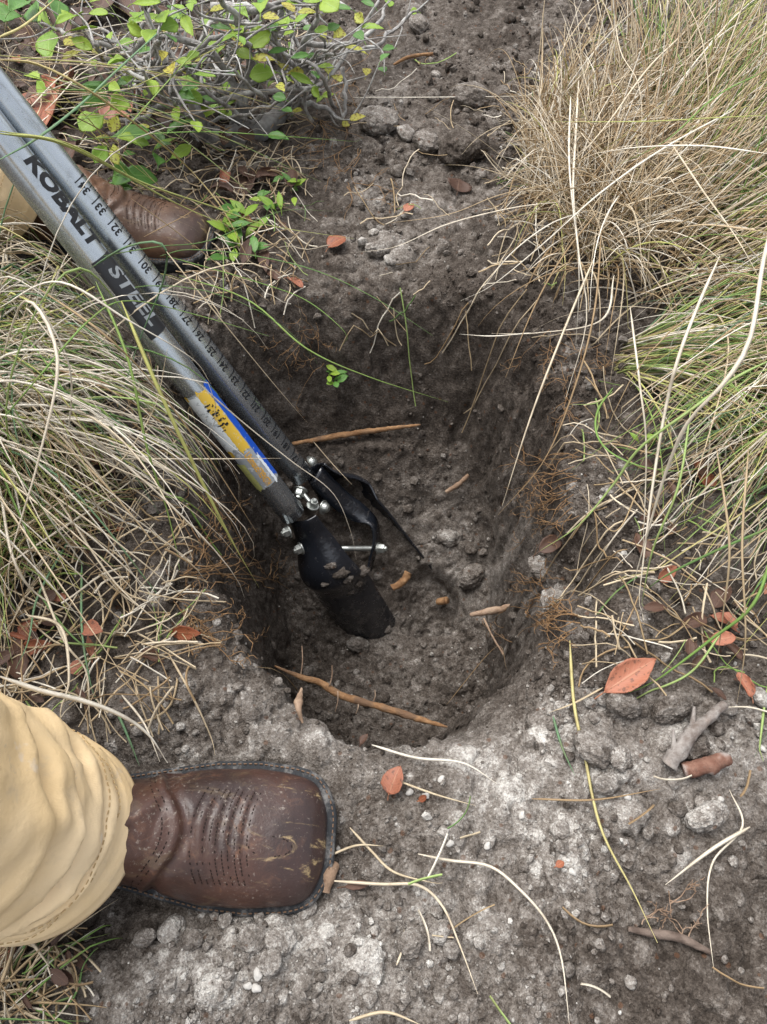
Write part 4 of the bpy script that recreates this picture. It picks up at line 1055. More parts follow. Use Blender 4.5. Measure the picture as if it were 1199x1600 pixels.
# ------------------------------------------------------------------ leaves
def leaf_mesh(L, W, shape='obovate', cup=.15, bend=.2, curl=0.0, twist=0.0, seed=0, thick=.00035):
    rg = np.random.default_rng(seed)
    n, k = 13, 9
    s = np.linspace(0, 1, n)
    prof = {'obovate': np.sin(math.pi*np.clip(s, 0, 1)**1.35)**.8, 'ovate': np.sin(math.pi*s**.8)**.85, 'round': np.sin(math.pi*s**.95)**.6, 'lance': np.sin(math.pi*s**.9)**1.1}[shape]
    prof = np.maximum(prof, .04)*(1+.05*rg.normal(size=n)*(s > .1)*(s < .95))
    u = np.linspace(-1, 1, k)
    x = prof[:, None]*u[None]*W/2
    zz = cup*W*.5*(np.abs(u)[None]**1.5)*prof[:, None] + rg.normal(0, .012*W, (n, k))
    if curl:
        a = u[None]*prof[:, None]*curl; R = W/2/curl
        x = R*np.sin(a); zz = R*(1-np.cos(a)) + rg.normal(0, .012*W, (n, k))
    y = np.zeros(n); z0 = np.zeros(n); an = 0
    for i in range(1, n):
        an -= bend/n*(1+.4*rg.normal()); y[i] = y[i-1]+L/(n-1)*math.cos(an); z0[i] = z0[i-1]+L/(n-1)*math.sin(an)
    tw = twist*s
    X = x*np.cos(tw)[:, None]-zz*np.sin(tw)[:, None]; Z = x*np.sin(tw)[:, None]+zz*np.cos(tw)[:, None]
    V = np.stack([X, np.repeat(y[:, None], k, 1), Z+z0[:, None]], -1).reshape(-1, 3)
    i = np.arange(n*k).reshape(n, k); Fq = np.stack([i[:-1, :-1], i[:-1, 1:], i[1:, 1:], i[1:, :-1]], -1).reshape(-1, 4)
    uv = np.stack([np.repeat((u[None]+1)/2, n, 0), np.repeat(s[:, None], k, 1)], -1).reshape(-1, 2)
    # a short stalk, and the underside a hair below so that it is no paper sheet
    m = len(V); V = np.vstack([V, V-[0, 0, thick]]); Fq = np.vstack([Fq, Fq[:, ::-1]+m])
    e = np.r_[i[0], i[1:, -1], i[-1, -2::-1], i[-2:0:-1, 0]]
    Fe = np.stack([e, np.roll(e, -1), np.roll(e, -1)+m, e+m], -1)[:, ::-1]
    Fq = np.vstack([Fq, Fe]); uv = np.vstack([uv, uv])
    st = np.array([[0, -L*.22, -.1*L], [0, -L*.1, -.03*L], [0, L*.02, 0]]); Vt, Ft = tubes(st[None], np.full((1, 3), max(.0006, L*.012)), 4)
    Fq = np.vstack([Fq, Ft+len(V)]); uv = np.vstack([uv, np.full((len(Vt), 2), .5)]); V = np.vstack([V, Vt])
    return mesh_np('leaf', V, Fq, True, uv=uv)
def place_leaf(name, me, p, direction, up, roll=0.0, parent=None):
    """leaf lies from p along direction, its face towards up."""
    y = Vector(direction).normalized(); z = Vector(up); z = (z - y*z.dot(y)).normalized(); x = y.cross(z)
    M = Matrix((x, y, z)).transposed().to_4x4() @ Matrix.Rotation(roll, 4, 'Y'); M.translation = Vector(p)
    o = bpy.data.objects.new(name, me); COL.objects.link(o)
    if parent is not None: o.parent = parent; o.matrix_parent_inverse = Matrix.Translation(-Vector(parent.location))
    o.matrix_basis = M
    return o
def gdir(px, py, ang, L=30):                    # ground direction that looks like angle ang (degrees, 0 = right, 90 = up) in the picture
    a = P(px, py); b = P(px+L*math.cos(R_(ang)), py-L*math.sin(R_(ang))); d = b-a; return d/np.linalg.norm(d), np.linalg.norm(b-a)/L
def dead_leaf(px, py, Lpx, Wpx, ang, mat, shape, curl, label, group=None, bend=.3, tilt=0.0, seed=0, lift=.006, name='fallen_leaf'):
    d, s = gdir(px, py, ang); g = G(px, py, lift); L = Lpx*s; W = Wpx*s
    me = leaf_mesh(L, W, shape, .25, bend, curl, .3*math.sin(seed+px), int(px+py*3+seed)); me.materials.append(M_dead[mat])
    rg = np.random.default_rng(int(px*3+py+seed))
    o = place_leaf(name, me, g-d*L*.5+np.array([0, 0, tilt*L*.2]), d+np.array([0, 0, tilt]), (rg.normal(0, .2), rg.normal(0, .2)-.1, 1), rg.uniform(-.35, .35))
    return tag(o, label, 'fallen leaf', group)
for a in ((977, 1062, 84, 46, 30, 2, 'lance', 1.1, 'curled salmon pink dead leaf lying point up on the bank', None, .25, .35),
          (616, 1224, 46, 40, 70, 2, 'ovate', .7, 'salmon pink dead leaf standing on the pale rim near the boot toe', None, .5, .5),
          (290, 998, 48, 26, -8, 0, 'lance', .5, 'glossy orange dead leaf at the rim among the root hairs', None, .2, .1),
          (238, 1030, 32, 26, 160, 1, 'round', 1.6, 'tightly curled brown leaf half sunk in the boot mound', None, .4, .2),
          (1130, 975, 56, 30, -20, 2, 'lance', 1.3, 'rolled tan leaf under the hanging grass tips', None, .9, .2),
          (1100, 1004, 30, 26, -70, 1, 'ovate', .6, 'small brown leaf beside the rolled tan leaf', None, .2, .1),
          (165, 815, 44, 26, -35, 1, 'lance', .5, 'brown pointed leaf on the litter below the sticker', None, .2, .1),
          (187, 832, 22, 14, 20, 0, 'round', .4, 'little orange leaf scrap beside the brown pointed leaf', None, .2, .1),
          (86, 176, 80, 66, 70, 2, 'round', .8, 'large round reddish brown leaf beside the tube handles', None, .2, .12),
          (20, 1486, 74, 48, 65, 0, 'ovate', .5, 'russet dead leaf under the trouser leg', None, .2, .15),
          (62, 1018, 52, 30, 10, 0, 'lance', 1.0, 'twisted orange brown leaf in the litter above the trouser leg', None, .5, .3),
          (38, 1035, 62, 30, 80, 1, 'ovate', .8, 'long brown leaf standing behind the twisted orange brown one', None, .3, .3),
          (52, 985, 36, 34, 60, 0, 'round', .6, 'rounded rusty leaf under the green blades near the trouser leg', None, .3, .2),
          (126, 1046, 22, 20, 120, 2, 'round', .5, 'small tan leaf scrap crossed by pale straws', None, .2, .1),
          (149, 1018, 32, 12, 95, 2, 'lance', .7, 'narrow tan leaf standing in the litter', None, .3, .3),
          (128, 558, 46, 22, -60, 0, 'lance', .8, 'reddish leaf caught in the pale grass beside the handles', None, .3, .3, 0, .03),
          (527, 385, 30, 26, 30, 0, 'ovate', .5, 'orange leaf scrap at the brink above the far wall', None, .3, .2),
          (641, 328, 18, 12, 40, 2, 'ovate', .4, 'tiny pink leaf scrap on the bare strip', None, .2, .1),
          (717, 297, 16, 24, 80, 1, 'ovate', .5, 'dark red leaf scrap below the big dark clod', None, .2, .2),
          (870, 850, 50, 28, 30, 1, 'ovate', .8, 'brown leaf above the side notch of the hole', None, .4, .2),
          (1120, 940, 40, 26, 60, 1, 'ovate', .7, 'dull brown leaf under the grass beside the rolled tan leaf', None, .3, .2),
          (1000, 860, 44, 24, 110, 1, 'ovate', .8, 'torn brown leaf under the loop of green grass', None, .4, .2),
          (1040, 905, 34, 22, 30, 2, 'ovate', .7, 'pale brown leaf below the torn one', None, .3, .2),
          (665, 1250, 14, 12, 30, 0, 'round', .3, 'orange fleck of leaf near the standing pink leaf', None, .2, .1),
          (876, 1352, 14, 12, 30, 0, 'round', .3, 'orange fleck of leaf on the speckled ground', None, .2, .1),
          (565, 1165, 22, 14, 60, 1, 'lance', .8, 'crumpled brown leaf scrap on the near rim', None, .4, .3),
          (560, 1385, 46, 14, 8, 1, 'lance', .4, 'flat reddish brown leaf strip beside the boot toe', None, .2, .0)):
    dead_leaf(*a)
def litter(n, x0, x1, y0, y1, label, group, seed, smin=18, smax=46, lift=(.004, .02)):
    rg = np.random.default_rng(seed)
    for i in range(n):
        L = rg.uniform(smin, smax)
        x, y, m, sh, cu = rg.uniform(x0, x1), rg.uniform(y0, y1), int(rg.choice([0, 1, 1, 1, 1, 1, 1, 2])), str(rg.choice(['ovate', 'lance', 'obovate', 'round'])), rg.uniform(.4, 1.7)
        an = rg.uniform(0, 360); lb = ('large ' if L > smin+.66*(smax-smin) else 'small ' if L < smin+.33*(smax-smin) else '') + ('curled ' if cu > 1.0 else '') + ('orange', 'brown', 'pinkish')[m] + ' ' + dict(ovate='oval', lance='slender', obovate='blunt', round='round')[sh] + ' leaf ' + ('lying level ' if abs(math.sin(R_(an))) < .4 else 'lying upright ' if abs(math.sin(R_(an))) > .9 else 'slanting ') + near_phrase(x, y)
        dead_leaf(x, y, L, L*rg.uniform(.4, .75), an, m, sh,
                  cu, lb, group, rg.uniform(.1, .6), rg.uniform(0, .35), i+seed*100, rg.uniform(*lift))
litter(90, -30, 430, -20, 300, 'brown dead leaf in the litter under the leafy shrub', 'dead leaves under the shrub', 11)
litter(14, 300, 470, 260, 460, 'brown dead leaf in the litter between the far boot and the hole', 'dead leaves beside the far boot', 12, 16, 36)
litter(40, -20, 200, 480, 1120, 'brown dead leaf in the litter beneath the pale grass by the trouser leg', 'dead leaves beneath the pale grass', 13, 18, 44)
litter(26, 1000, 1199, 720, 1090, 'brown dead leaf in the litter beneath the hanging green grass', 'dead leaves beneath the hanging grass', 14, 16, 44)
litter(8, 0, 130, 1440, 1590, 'brown dead leaf in the dark corner below the trouser leg', 'dead leaves below the trouser leg', 15, 18, 40)

# ------------------------------------------------------------------ roots and sticks
def stick(pts, rad, mat, label, name='cut_root', cat='root', rough=.38, k=12, n=60, seed=0):
    me = tube_mesh(name, pts, rad, k, n, None, rough, seed)
    return tag(link(name, me, None, mat), label, cat)
q = [Pz(430, 1041, .90), Pz(468, 1057, .905), Pz(500, 1066, .91), Pz(532, 1086, .91), Pz(600, 1106, .905), Pz(650, 1122, .895), Pz(699, 1136, .885)]
stick(q, [.0012, .0038, .0046, .0043, .0048, .0040, .0016], M_root, 'long knotted orange brown root spanning the near end of the hole', seed=1)
for i, (a, b) in enumerate((((470, 1056), (472, 1010)), ((515, 1072), (519, 1040)), ((528, 1080), (524, 1112)), ((583, 1098), (586, 1078)), ((560, 1095), (556, 1116)))):
    z0 = .907; o = link('rootlet', tube_mesh('rootlet', [Pz(*a, z0), Pz((a[0]+b[0])/2+2, (a[1]+b[1])/2, z0-.003), Pz(*b, z0)], [.0011, .0006], 5, 8, None, .2, i), bpy.data.objects['cut_root'], M_rootpale)
    o.matrix_parent_inverse = Matrix()
stick([G(452, 690, .012), G(530, 681, .014), G(590, 670, .013), G(655, 659, .012)], [.0030, .0046, .0042, .0018], M_root, 'orange brown root lying along the foot of the far wall', seed=2)
ZR = float((G(785, 952)*1.0)[1]*cp-(G(785, 952)[2]-HC)*sp)-.03
stick([Pz(735, 961, ZR+.02), Pz(770, 954, ZR+.01), Pz(800, 948, ZR), Pz(836, 942, ZR-.012)], [.0034, .0050, .0046, .0026], M_rootpale, 'thick pale cut root jutting from the side wall beside the notch', seed=3)
stick([G(609, 917, .02), G(626, 902, .022), G(641, 886, .02)], [.0055, .006, .0055], M_root, 'short stub of root standing by the far blade', seed=4)
stick([G(683, 940, .01), G(706, 932, .012)], [.005, .0056], M_root, 'stubby root chip beside the blade cut', seed=5)
stick([G(697, 768, .008), G(716, 753, .012), G(735, 738, .01)], [.003, .0045, .0032], M_rootpale, 'flat pale root chip on the upper floor of the hole', seed=6)
stick([Pz(756, 966, ZR+.012), Pz(770, 995, ZR), Pz(788, 1025, ZR-.01), Pz(800, 1052, ZR-.02)], [.0016, .0017, .0014, .0008], M_rootpale, 'thin pale root hanging below the thick cut root', 'hanging_root', k=6, seed=7)
f = stick([G(1042, 1196, .004), G(1052, 1172, .010), G(1072, 1145, .012), G(1098, 1128, .012), G(1122, 1104, .008)], [.0075, .0072, .0048, .0044, .0036], M_ashwood, 'forked grey root coated in ash-like sand on the bank', 'forked_root', seed=8)
for a in ((1045, 1180, 1046, 1150), (1070, 1146, 1070, 1120)):
    o = link('prong', tube_mesh('prong', [G(a[0], a[1], .01), G(a[2], a[3], .016)], [.003, .0012], 6, 8, None, .2, 3), f, M_ashwood); o.matrix_parent_inverse = Matrix()
stick([G(1064, 1206, .005), G(1095, 1198, .010), G(1130, 1187, .006)], [.006, .0075, .005], bark_mat('red_bark', (.12, .055, .038), (.20, .11, .08), 120, (.33, .31, .29)), 'reddish bark-covered root scrap half buried beside the forked root', 'bark_scrap', 'bark', .35, seed=9)
stick([G(978, 1452, .003), G(1015, 1462, .006), G(1060, 1470, .006), G(1110, 1490, .002)], [.0022, .0032, .0034, .002], bark_mat('dark_twig_bark', (.07, .05, .04), (.15, .115, .095)), 'dark twig half sunk in the speckled ground', 'twig', 'twig', .3, seed=10)
stick([G(512, 1396, .006), G(520, 1372, .010), G(527, 1352, .006)], [.0045, .0062, .004], M_rootpale, 'short pale wood chip at the toe of the boot', 'wood_chip', 'wood chip', .3, seed=11)
stick([G(615, 105, .004), G(640, 95, .007), G(675, 88, .004)], [.002, .0034, .0026], M_root, 'small orange twig on the bare strip', 'twig', 'twig', seed=12)
stick([G(455, 1105, .02), G(462, 1125, .02), G(472, 1140, .012)], [.001, .004, .001], M_rootpale, 'frayed pale root end on the near rim', 'root_end', 'root', .4, seed=13)
def root_tuft(starts, label, spread, ln, n, mat=M_fine, seed=0, lift=(.003, .022), r=.00055):
    rg = np.random.default_rng(seed); C = []; Rr = []
    for i in range(n):
        x, y, a = starts[i % len(starts)]
        a = R_(a + rg.normal(0, spread)); x += rg.normal(0, 6); y += rg.normal(0, 6)
        def run(x, y, a, m, l0, depth):
            pts = []; l = l0
            for s in range(8):
                l1 = l + (rg.uniform(*lift)*.7-l)*.25
                pts.append(G(x, y, max(l1, .001))); l = l1
                a += rg.normal(0, .24); x += m/8*math.cos(a); y -= m/8*math.sin(a)
                if depth and rg.random() < .30: run(x, y, a+rg.choice([-1, 1])*rg.uniform(.5, 1.2), m*.42, l, depth-1)
            C.append(catmull(pts, 14)); Rr.append(np.linspace(r*(1.25 if depth else .8), r*.45, 14))
        run(x, y, a, ln*rg.uniform(.6, 1.25), rg.uniform(.001, .006), 2)
    V, Fq = tubes(np.array(C), np.array(Rr), 4)
    return tag(link('root_tuft', mesh_np('root_tuft', V, Fq), None, mat), label, 'root tuft')
root_tuft([(905, 715, 185), (900, 735, 195), (905, 760, 200), (895, 780, 205), (900, 800, 210)], 'orange fibrous root tuft spilling from the side wall under the tussock', 18, 90, 15, seed=1, r=.00045)
root_tuft([(900, 962, 180), (905, 975, 185), (900, 990, 195), (880, 955, 170)], 'orange fibrous root tuft below the notch beside the thick cut root', 22, 90, 14, seed=2, r=.0005)
root_tuft([(300, 895, 0), (285, 900, 5), (330, 905, -4)], 'branched root fringe reaching over the hole towards the blade', 12, 120, 7, seed=3, lift=(.01, .05))
root_tuft([(270, 930, -25), (285, 955, -35), (300, 975, -40), (320, 990, -40)], 'root fringe on the rim beside the glossy orange leaf', 18, 70, 12, seed=4, r=.0005)
root_tuft([(300, 760, -70), (320, 790, -60), (290, 820, -75), (310, 850, -50)], 'root fringe hanging on the wall beneath the tube handles', 26, 75, 12, seed=5, r=.00045)
root_tuft([(900, 560, 200), (880, 590, 210), (900, 620, 190), (860, 520, 240), (930, 540, 260), (950, 560, 250)], 'rusty root mat under the base of the green tuft', 34, 70, 11, seed=6, r=.0004)
root_tuft([(470, 520, -60), (500, 560, 200), (450, 540, -120)], 'fine rootlets on the upper far wall', 40, 60, 8, seed=7, r=.0004)
root_tuft([(560, 240, -90), (545, 290, -80), (500, 190, -50), (530, 120, -60)], 'dry rootlets under the cut edge of the shrub', 35, 80, 16, seed=8, r=.0005)
root_tuft([(1040, 1400, -50), (1060, 1470, 120), (1000, 1440, 20)], 'wispy rootlets around the dark twig', 40, 50, 8, mat=M_rootpale, seed=9, r=.00045)
#PART4
# ------------------------------------------------------------------ grass
PAL = dict(dry=[(.50, .385, .24), (.43, .315, .18), (.60, .50, .35), (.34, .235, .13), (.54, .44, .30)], pale=[(.72, .65, .53), (.66, .57, .43), (.78, .73, .63)],
           green=[(.25, .37, .10), (.19, .32, .08), (.32, .43, .15), (.14, .25, .08)], yellow=[(.50, .50, .17), (.44, .47, .16), (.54, .48, .22)], blue=[(.13, .235, .125), (.16, .28, .15)])
def pick(rg, mixd):
    ks = list(mixd); p = np.array([mixd[k] for k in ks], float); k = ks[rg.choice(len(ks), p=p/p.sum())]
    c = np.array(PAL[k][rg.integers(len(PAL[k]))]); return c*rg.uniform(.8, 1.15)
NP_ = 16
def fountain(rg, root, az, el, L, droop, floor=.002, wob=.25):
    pts = [root]; a = az; p = np.array(root, float); ds = L/(NP_-1); w1 = rg.normal(0, wob); w2 = rg.normal(0, wob)*1.6; kink = rg.random() < .16; kp = rg.uniform(.3, .8)
    for i in range(1, NP_):
        s = i/(NP_-1); e = el - droop*s**1.6
        if kink and s > kp: e -= .9
        a += (w1+w2*math.sin(s*5))*ds*3.5
        p = p + ds*np.array([math.cos(a)*math.cos(e), math.sin(a)*math.cos(e), math.sin(e)])
        h = float(hz(p[0], p[1]))
        if p[2] < h+floor: p[2] = h+floor+.003*rg.random()
        pts.append(p.copy())
    return np.array(pts)
def blade_arrays(C, r0, cols, root_dark=True):
    B = len(C); s = np.linspace(0, 1, NP_)
    taper = np.clip(1.05-s**2.2, .12, 1)*np.clip(.7+s*2, 0, 1)
    Rr = r0[:, None]*taper[None]
    V, Fq = tubes(C, Rr, 3, flat=.55)
    g = np.repeat(np.repeat(cols[:, None, :], NP_, 1)[:, :, None], 3, 2)
    if root_dark:                               # the sheaths at the foot are brown
        k = np.clip(1-s/.22, 0, 1)[None, :, None, None]*.6; g = g*(1-k)+np.array([.20, .13, .065])*k
    return V, Fq, g.reshape(-1, 3)
def tussock(name, label, center, roots, n, n_parts, mixd_fn, len_fn, aim_fn, seed, r=(.0007, .0013), cat='grass tussock', droop=(.9, 2.0), clear=None, stray=.05):
    rg = np.random.default_rng(seed)
    T = empty(name, tuple(center), label, cat)
    C, Rr, K = [], [], []; tries = 0
    while len(C) < n and tries < n*6:
        tries += 1
        rt = roots(rg); rt = np.array([rt[0], rt[1], float(hz(rt[0], rt[1]))-.004])
        az, el = aim_fn(rg, rt); L = len_fn(rg, rt)
        f = fountain(rg, rt, az, el, L, rg.uniform(*droop))
        if clear is not None and rg.random() > stray and clear(f): continue
        C.append(f); Rr.append(rg.uniform(*r)); K.append(pick(rg, mixd_fn(rg, rt)))
    C, Rr, K = np.array(C), np.array(Rr), np.array(K)
    # nearest blades to the camera are parts of their own
    hgt = C[:, :, 2].max(1) - .25*np.linalg.norm(C[:, NP_//2, :2]-np.array([0.1, .5]), axis=1) + .05*rg.random(len(C))
    o = np.argsort(-hgt); top, rest = o[:n_parts], o[n_parts:]
    V, Fq, g = blade_arrays(C[rest], Rr[rest], K[rest])
    link('blade_mass', mesh_np('blade_mass', V, Fq, True, g), T, M_grass)['kind'] = 'stuff'
    for i in top:
        V, Fq, g = blade_arrays(C[i:i+1], Rr[i:i+1], K[i:i+1]); link('grass_blade', mesh_np('grass_blade', V, Fq, True, g), T, M_grass)
    return T
def hero(pts, hs, r, col, parent=None, label=None, name='grass_blade', cat='straw', seed=0, rel=False, group=None):
    """a single blade: pixel path with a height above datum (or above the ground) at each end."""
    pts = np.array(pts, float); m = len(pts)
    h = np.interp(np.linspace(0, 1, m), np.linspace(0, 1, len(hs)), hs) if np.ndim(hs) else np.full(m, hs)
    W = np.array([G(x, y, hh) if rel else P(x, y, hh) for (x, y), hh in zip(pts, h)])
    c = catmull(W, NP_*2)
    if not rel:
        hh = hz(c[:, 0], c[:, 1])+.002; c[:, 2] = np.maximum(c[:, 2], hh)
    rg = np.random.default_rng(seed+int(pts[0][0]*3+pts[0][1]))
    s = np.linspace(0, 1, NP_*2); Rr = r*.9*np.clip(1.05-s**3, .15, 1)*np.clip(.3+s*7, 0, 1)
    V, Fq = tubes(c[None], Rr[None], 4, flat=.6)
    cc = np.array(PAL[col][rg.integers(len(PAL[col]))]) if isinstance(col, str) else np.array(col)
    o = link(name, mesh_np(name, V, Fq, True, np.tile(cc, (len(V), 1))), parent, M_grass)
    return o if parent is not None else tag(o, label, cat, group)

def to_px(p):                                   # picture coordinates of points, to keep blades off bare soil and handles
    q = p-np.array([0, 0, HC]); z = np.maximum(q[:, 1]*cp-q[:, 2]*sp, .05)
    return CX+FPX*q[:, 0]/z, CY-FPX*(q[:, 1]*sp+q[:, 2]*cp)/z
def beyond_line(pts, sign):
    pts = np.array(pts, float)
    def f(c):
        x, y = to_px(c); e = np.interp(y, pts[:, 1], pts[:, 0], left=pts[0, 0], right=pts[-1, 0])
        return bool(((x-e)*sign > 0).any())
    return f
def ell(px, py, rx, ry, rot=0.0):
    c = P(px, py)
    def f(rg):
        a = rg.uniform(0, 2*math.pi); q = math.sqrt(rg.random()); x, y = rx*q*math.cos(a), ry*q*math.sin(a)
        return c[0]+x*math.cos(rot)-y*math.sin(rot), c[1]+x*math.sin(rot)+y*math.cos(rot)
    return c, f
# big tussock beyond the hole's side wall
cB, fB0 = ell(1060, 320, .20, .31, -.25)
_, fD = ell(890, 300, .075, .24, -.05)
fB = lambda rg: fD(rg) if rg.random() < .36 else fB0(rg)
def aimB(rg, rt):
    side = (rt[0]-cB[0])/.2
    az = math.atan2(rt[1]-cB[1]+.16, rt[0]-cB[0]+.22) + rg.normal(0, .50)
    if side < -.42: return (rg.uniform(-3.1, 3.1) if rg.random() < .75 else rg.normal(1.0, .6)), rg.uniform(.15, 1.25)
    return az, rg.uniform(.45, 1.30)
lineB = beyond_line([(850, -50), (840, 60), (775, 150), (765, 340), (820, 460), (905, 540), (960, 620), (1010, 720)], -1)
TB_ = tussock('grass_tussock', 'large tussock, dry tan on the hole side and green away from it', cB, fB, 3500, 170,
    lambda rg, rt: dict(dry=5, pale=2.4, yellow=.3) if rt[0] < cB[0]-.04 else dict(dry=2.6, pale=1.7, green=2.6, yellow=2.4, blue=.2),
    lambda rg, rt: rg.uniform(.07, .27) if rt[0] < cB[0]-.09 else rg.uniform(.20, .50), aimB, 21, r=(.0009, .0017), droop=(.35, 2.1), clear=lineB, stray=.09)
# green skirt of blades in front of it
cG, fG = ell(1010, 585, .05, .035)
lineG = beyond_line([(925, 400), (925, 560), (925, 700), (1010, 900), (1040, 1000)], -1)
TG_ = tussock('grass_tussock', 'low green and tan tuft fanning out below the large tussock', cG, fG, 1300, 150,
    lambda rg, rt: dict(dry=2.2, pale=1.6, green=2.2, yellow=2.4, blue=.3), lambda rg, rt: rg.uniform(.18, .42),
    lambda rg, rt: (rg.normal(-.22, .40), rg.uniform(.15, .75)), 22, droop=(.5, 1.3), r=(.0008, .0015), clear=lineG, stray=.03)
# long hanging blades whose roots stand outside the picture
cH, fH = ell(1330, 640, .10, .12)
lineH = beyond_line([(960, 400), (950, 700), (930, 860), (960, 1000), (1040, 1120), (1210, 1200)], -1)
TH_ = tussock('grass_tussock', 'tangle of thin green and straw blades hanging in from the picture edge', cH, fH, 460, 130,
    lambda rg, rt: dict(dry=2.2, pale=2.4, green=2.0, yellow=.9, blue=1.0), lambda rg, rt: rg.uniform(.25, .50),
    lambda rg, rt: (rg.normal(3.75, .55), rg.uniform(.5, 1.2)), 23, droop=(1.4, 2.6), r=(.0008, .0014), clear=lineH, stray=.04)
# the pale fountain of grass by the handles
cL, fL0 = ell(-30, 650, .10, .13)
_, fL1 = ell(-70, 470, .05, .06)
fL = lambda rg: fL1(rg) if rg.random() < .2 else fL0(rg)
def aimL(rg, rt):
    return rg.normal(.45, .9), rg.uniform(.7, 1.4)
def offL(c):
    x, y = to_px(c); return bool((((y < 268+1.243*x) & (x > -60) & (y < 830)) | (x > 400) | ((y > 1030) & (x < 60))).any())
TL_ = tussock('grass_tussock', 'fountain of long pale straw and green blades beside the tube handles', cL, fL, 820, 220,
    lambda rg, rt: dict(pale=6.0, dry=1.6, yellow=1.5, green=1.7, blue=.7), lambda rg, rt: rg.uniform(.22, .50), aimL, 24, droop=(1.6, 3.0), r=(.0010, .0020), clear=offL, stray=.03)
cS, fS = ell(25, 850, .04, .05)
TS_ = tussock('grass_tussock', 'short olive tuft at the foot of the pale grass fountain', cS, fS, 420, 50,
    lambda rg, rt: dict(dry=3, yellow=1.6, green=1.6), lambda rg, rt: rg.uniform(.06, .17), lambda rg, rt: (rg.uniform(-3.1, 3.1), rg.uniform(.4, 1.3)), 25, droop=(.8, 1.8))
cQ, fQ = ell(-10, 1560, .03, .03)
tussock('grass_tussock', 'small dry tuft in the corner below the trouser leg', cQ, fQ, 70, 20, lambda rg, rt: dict(dry=3, green=1, pale=1),
    lambda rg, rt: rg.uniform(.05, .13), lambda rg, rt: (rg.normal(.4, .8), rg.uniform(.3, .9)), 26)
# tussocks outside the picture, where the bed goes on
for i, (x, y, lb) in enumerate(((1.15, 1.1, 'green tussock farther along the bed beside the large one'), (-.95, 1.55, 'tussock in the bed behind the far boot'), (.95, .45, 'tussock beside the bank with the forked root'))):
    tussock('grass_tussock', lb, (x, y, 0), lambda rg, x=x, y=y: (x+rg.normal(0, .09), y+rg.normal(0, .09)), 500, 0,
            lambda rg, rt: dict(dry=3, green=2.5, yellow=1.5, pale=1), lambda rg, rt: rg.uniform(.25, .5), lambda rg, rt: (rg.uniform(-3.1, 3.1), rg.uniform(.6, 1.4)), 40+i)

# blades one can follow by eye, parts of the tussock they grow from
H = hero
for a in (([(905, 120), (900, 210), (896, 300), (905, 400), (917, 500), (885, 620)], [.10, .16, .14, .05], .0019, 'pale'),
          ([(892, 150), (890, 260), (905, 420), (900, 540)], [.12, .18, .12, .04], .0015, 'pale'),
          ([(1090, 30), (1060, 60), (1010, 110), (940, 205), (880, 265), (800, 310)], [.12, .2, .2, .08], .0016, 'pale'),
          ([(1150, 170), (1040, 230), (940, 300), (850, 380), (770, 445), (720, 470)], [.2, .2, .12, .05], .0015, 'pale'),
          ([(870, 285), (780, 305), (700, 335), (597, 350)], [.09, .09, .05, .02], .0011, 'dry'),
          ([(880, 315), (800, 325), (700, 350), (620, 385), (560, 394)], [.10, .09, .06, .02], .0013, 'pale'),
          ([(915, 330), (860, 350), (800, 395), (755, 450)], [.12, .1, .05], .0013, 'pale'),
          ([(935, 330), (880, 400), (835, 480), (790, 590)], [.14, .12, .05], .0012, 'dry'),
          ([(930, 400), (880, 520), (830, 650), (785, 790)], [.13, .12, .02], .0014, 'pale'),
          ([(940, 360), (930, 480), (900, 600), (850, 720), (778, 805)], [.13, .13, .06, -.02], .0012, 'dry'),
          ([(830, 520), (770, 525), (718, 522)], [.05, .06, .04], .0012, 'pale'),
          ([(960, 430), (940, 500), (840, 520), (768, 521)], [.12, .11, .06, .04], .0014, 'pale'),
          ([(1199, 110), (1120, 150), (1040, 220), (960, 260)], [.26, .26, .18], .0012, 'green'),
          ([(1199, 180), (1100, 185), (1000, 190), (860, 190)], [.25, .25, .16], .0012, 'yellow'),
          ([(1050, 225), (1100, 300), (1150, 370), (1190, 440)], [.22, .24, .22], .0014, 'pale'),
          ([(1199, 240), (1100, 228), (1000, 230), (930, 240)], [.28, .26, .2], .0015, 'pale'),
          ([(1199, 362), (1090, 352), (1020, 375)], [.26, .24, .18], .0014, 'dry'),
          ([(960, 20), (970, 80), (1000, 140), (1003, 265)], [.10, .2, .2, .15], .0013, 'pale')):
    H(*a[:4], parent=TB_)
for a in (([(958, 606), (935, 640), (932, 675), (952, 705), (1000, 728), (1060, 736), (1112, 728)], [.05, .07, .08, .05], .0014, 'green'),
          ([(958, 612), (930, 630), (890, 632)], [.05, .05, .03], .0009, 'green'),
          ([(1000, 620), (1060, 640), (1120, 645), (1199, 622)], [.08, .12, .14], .0013, 'yellow')):
    H(*a[:4], parent=TG_)
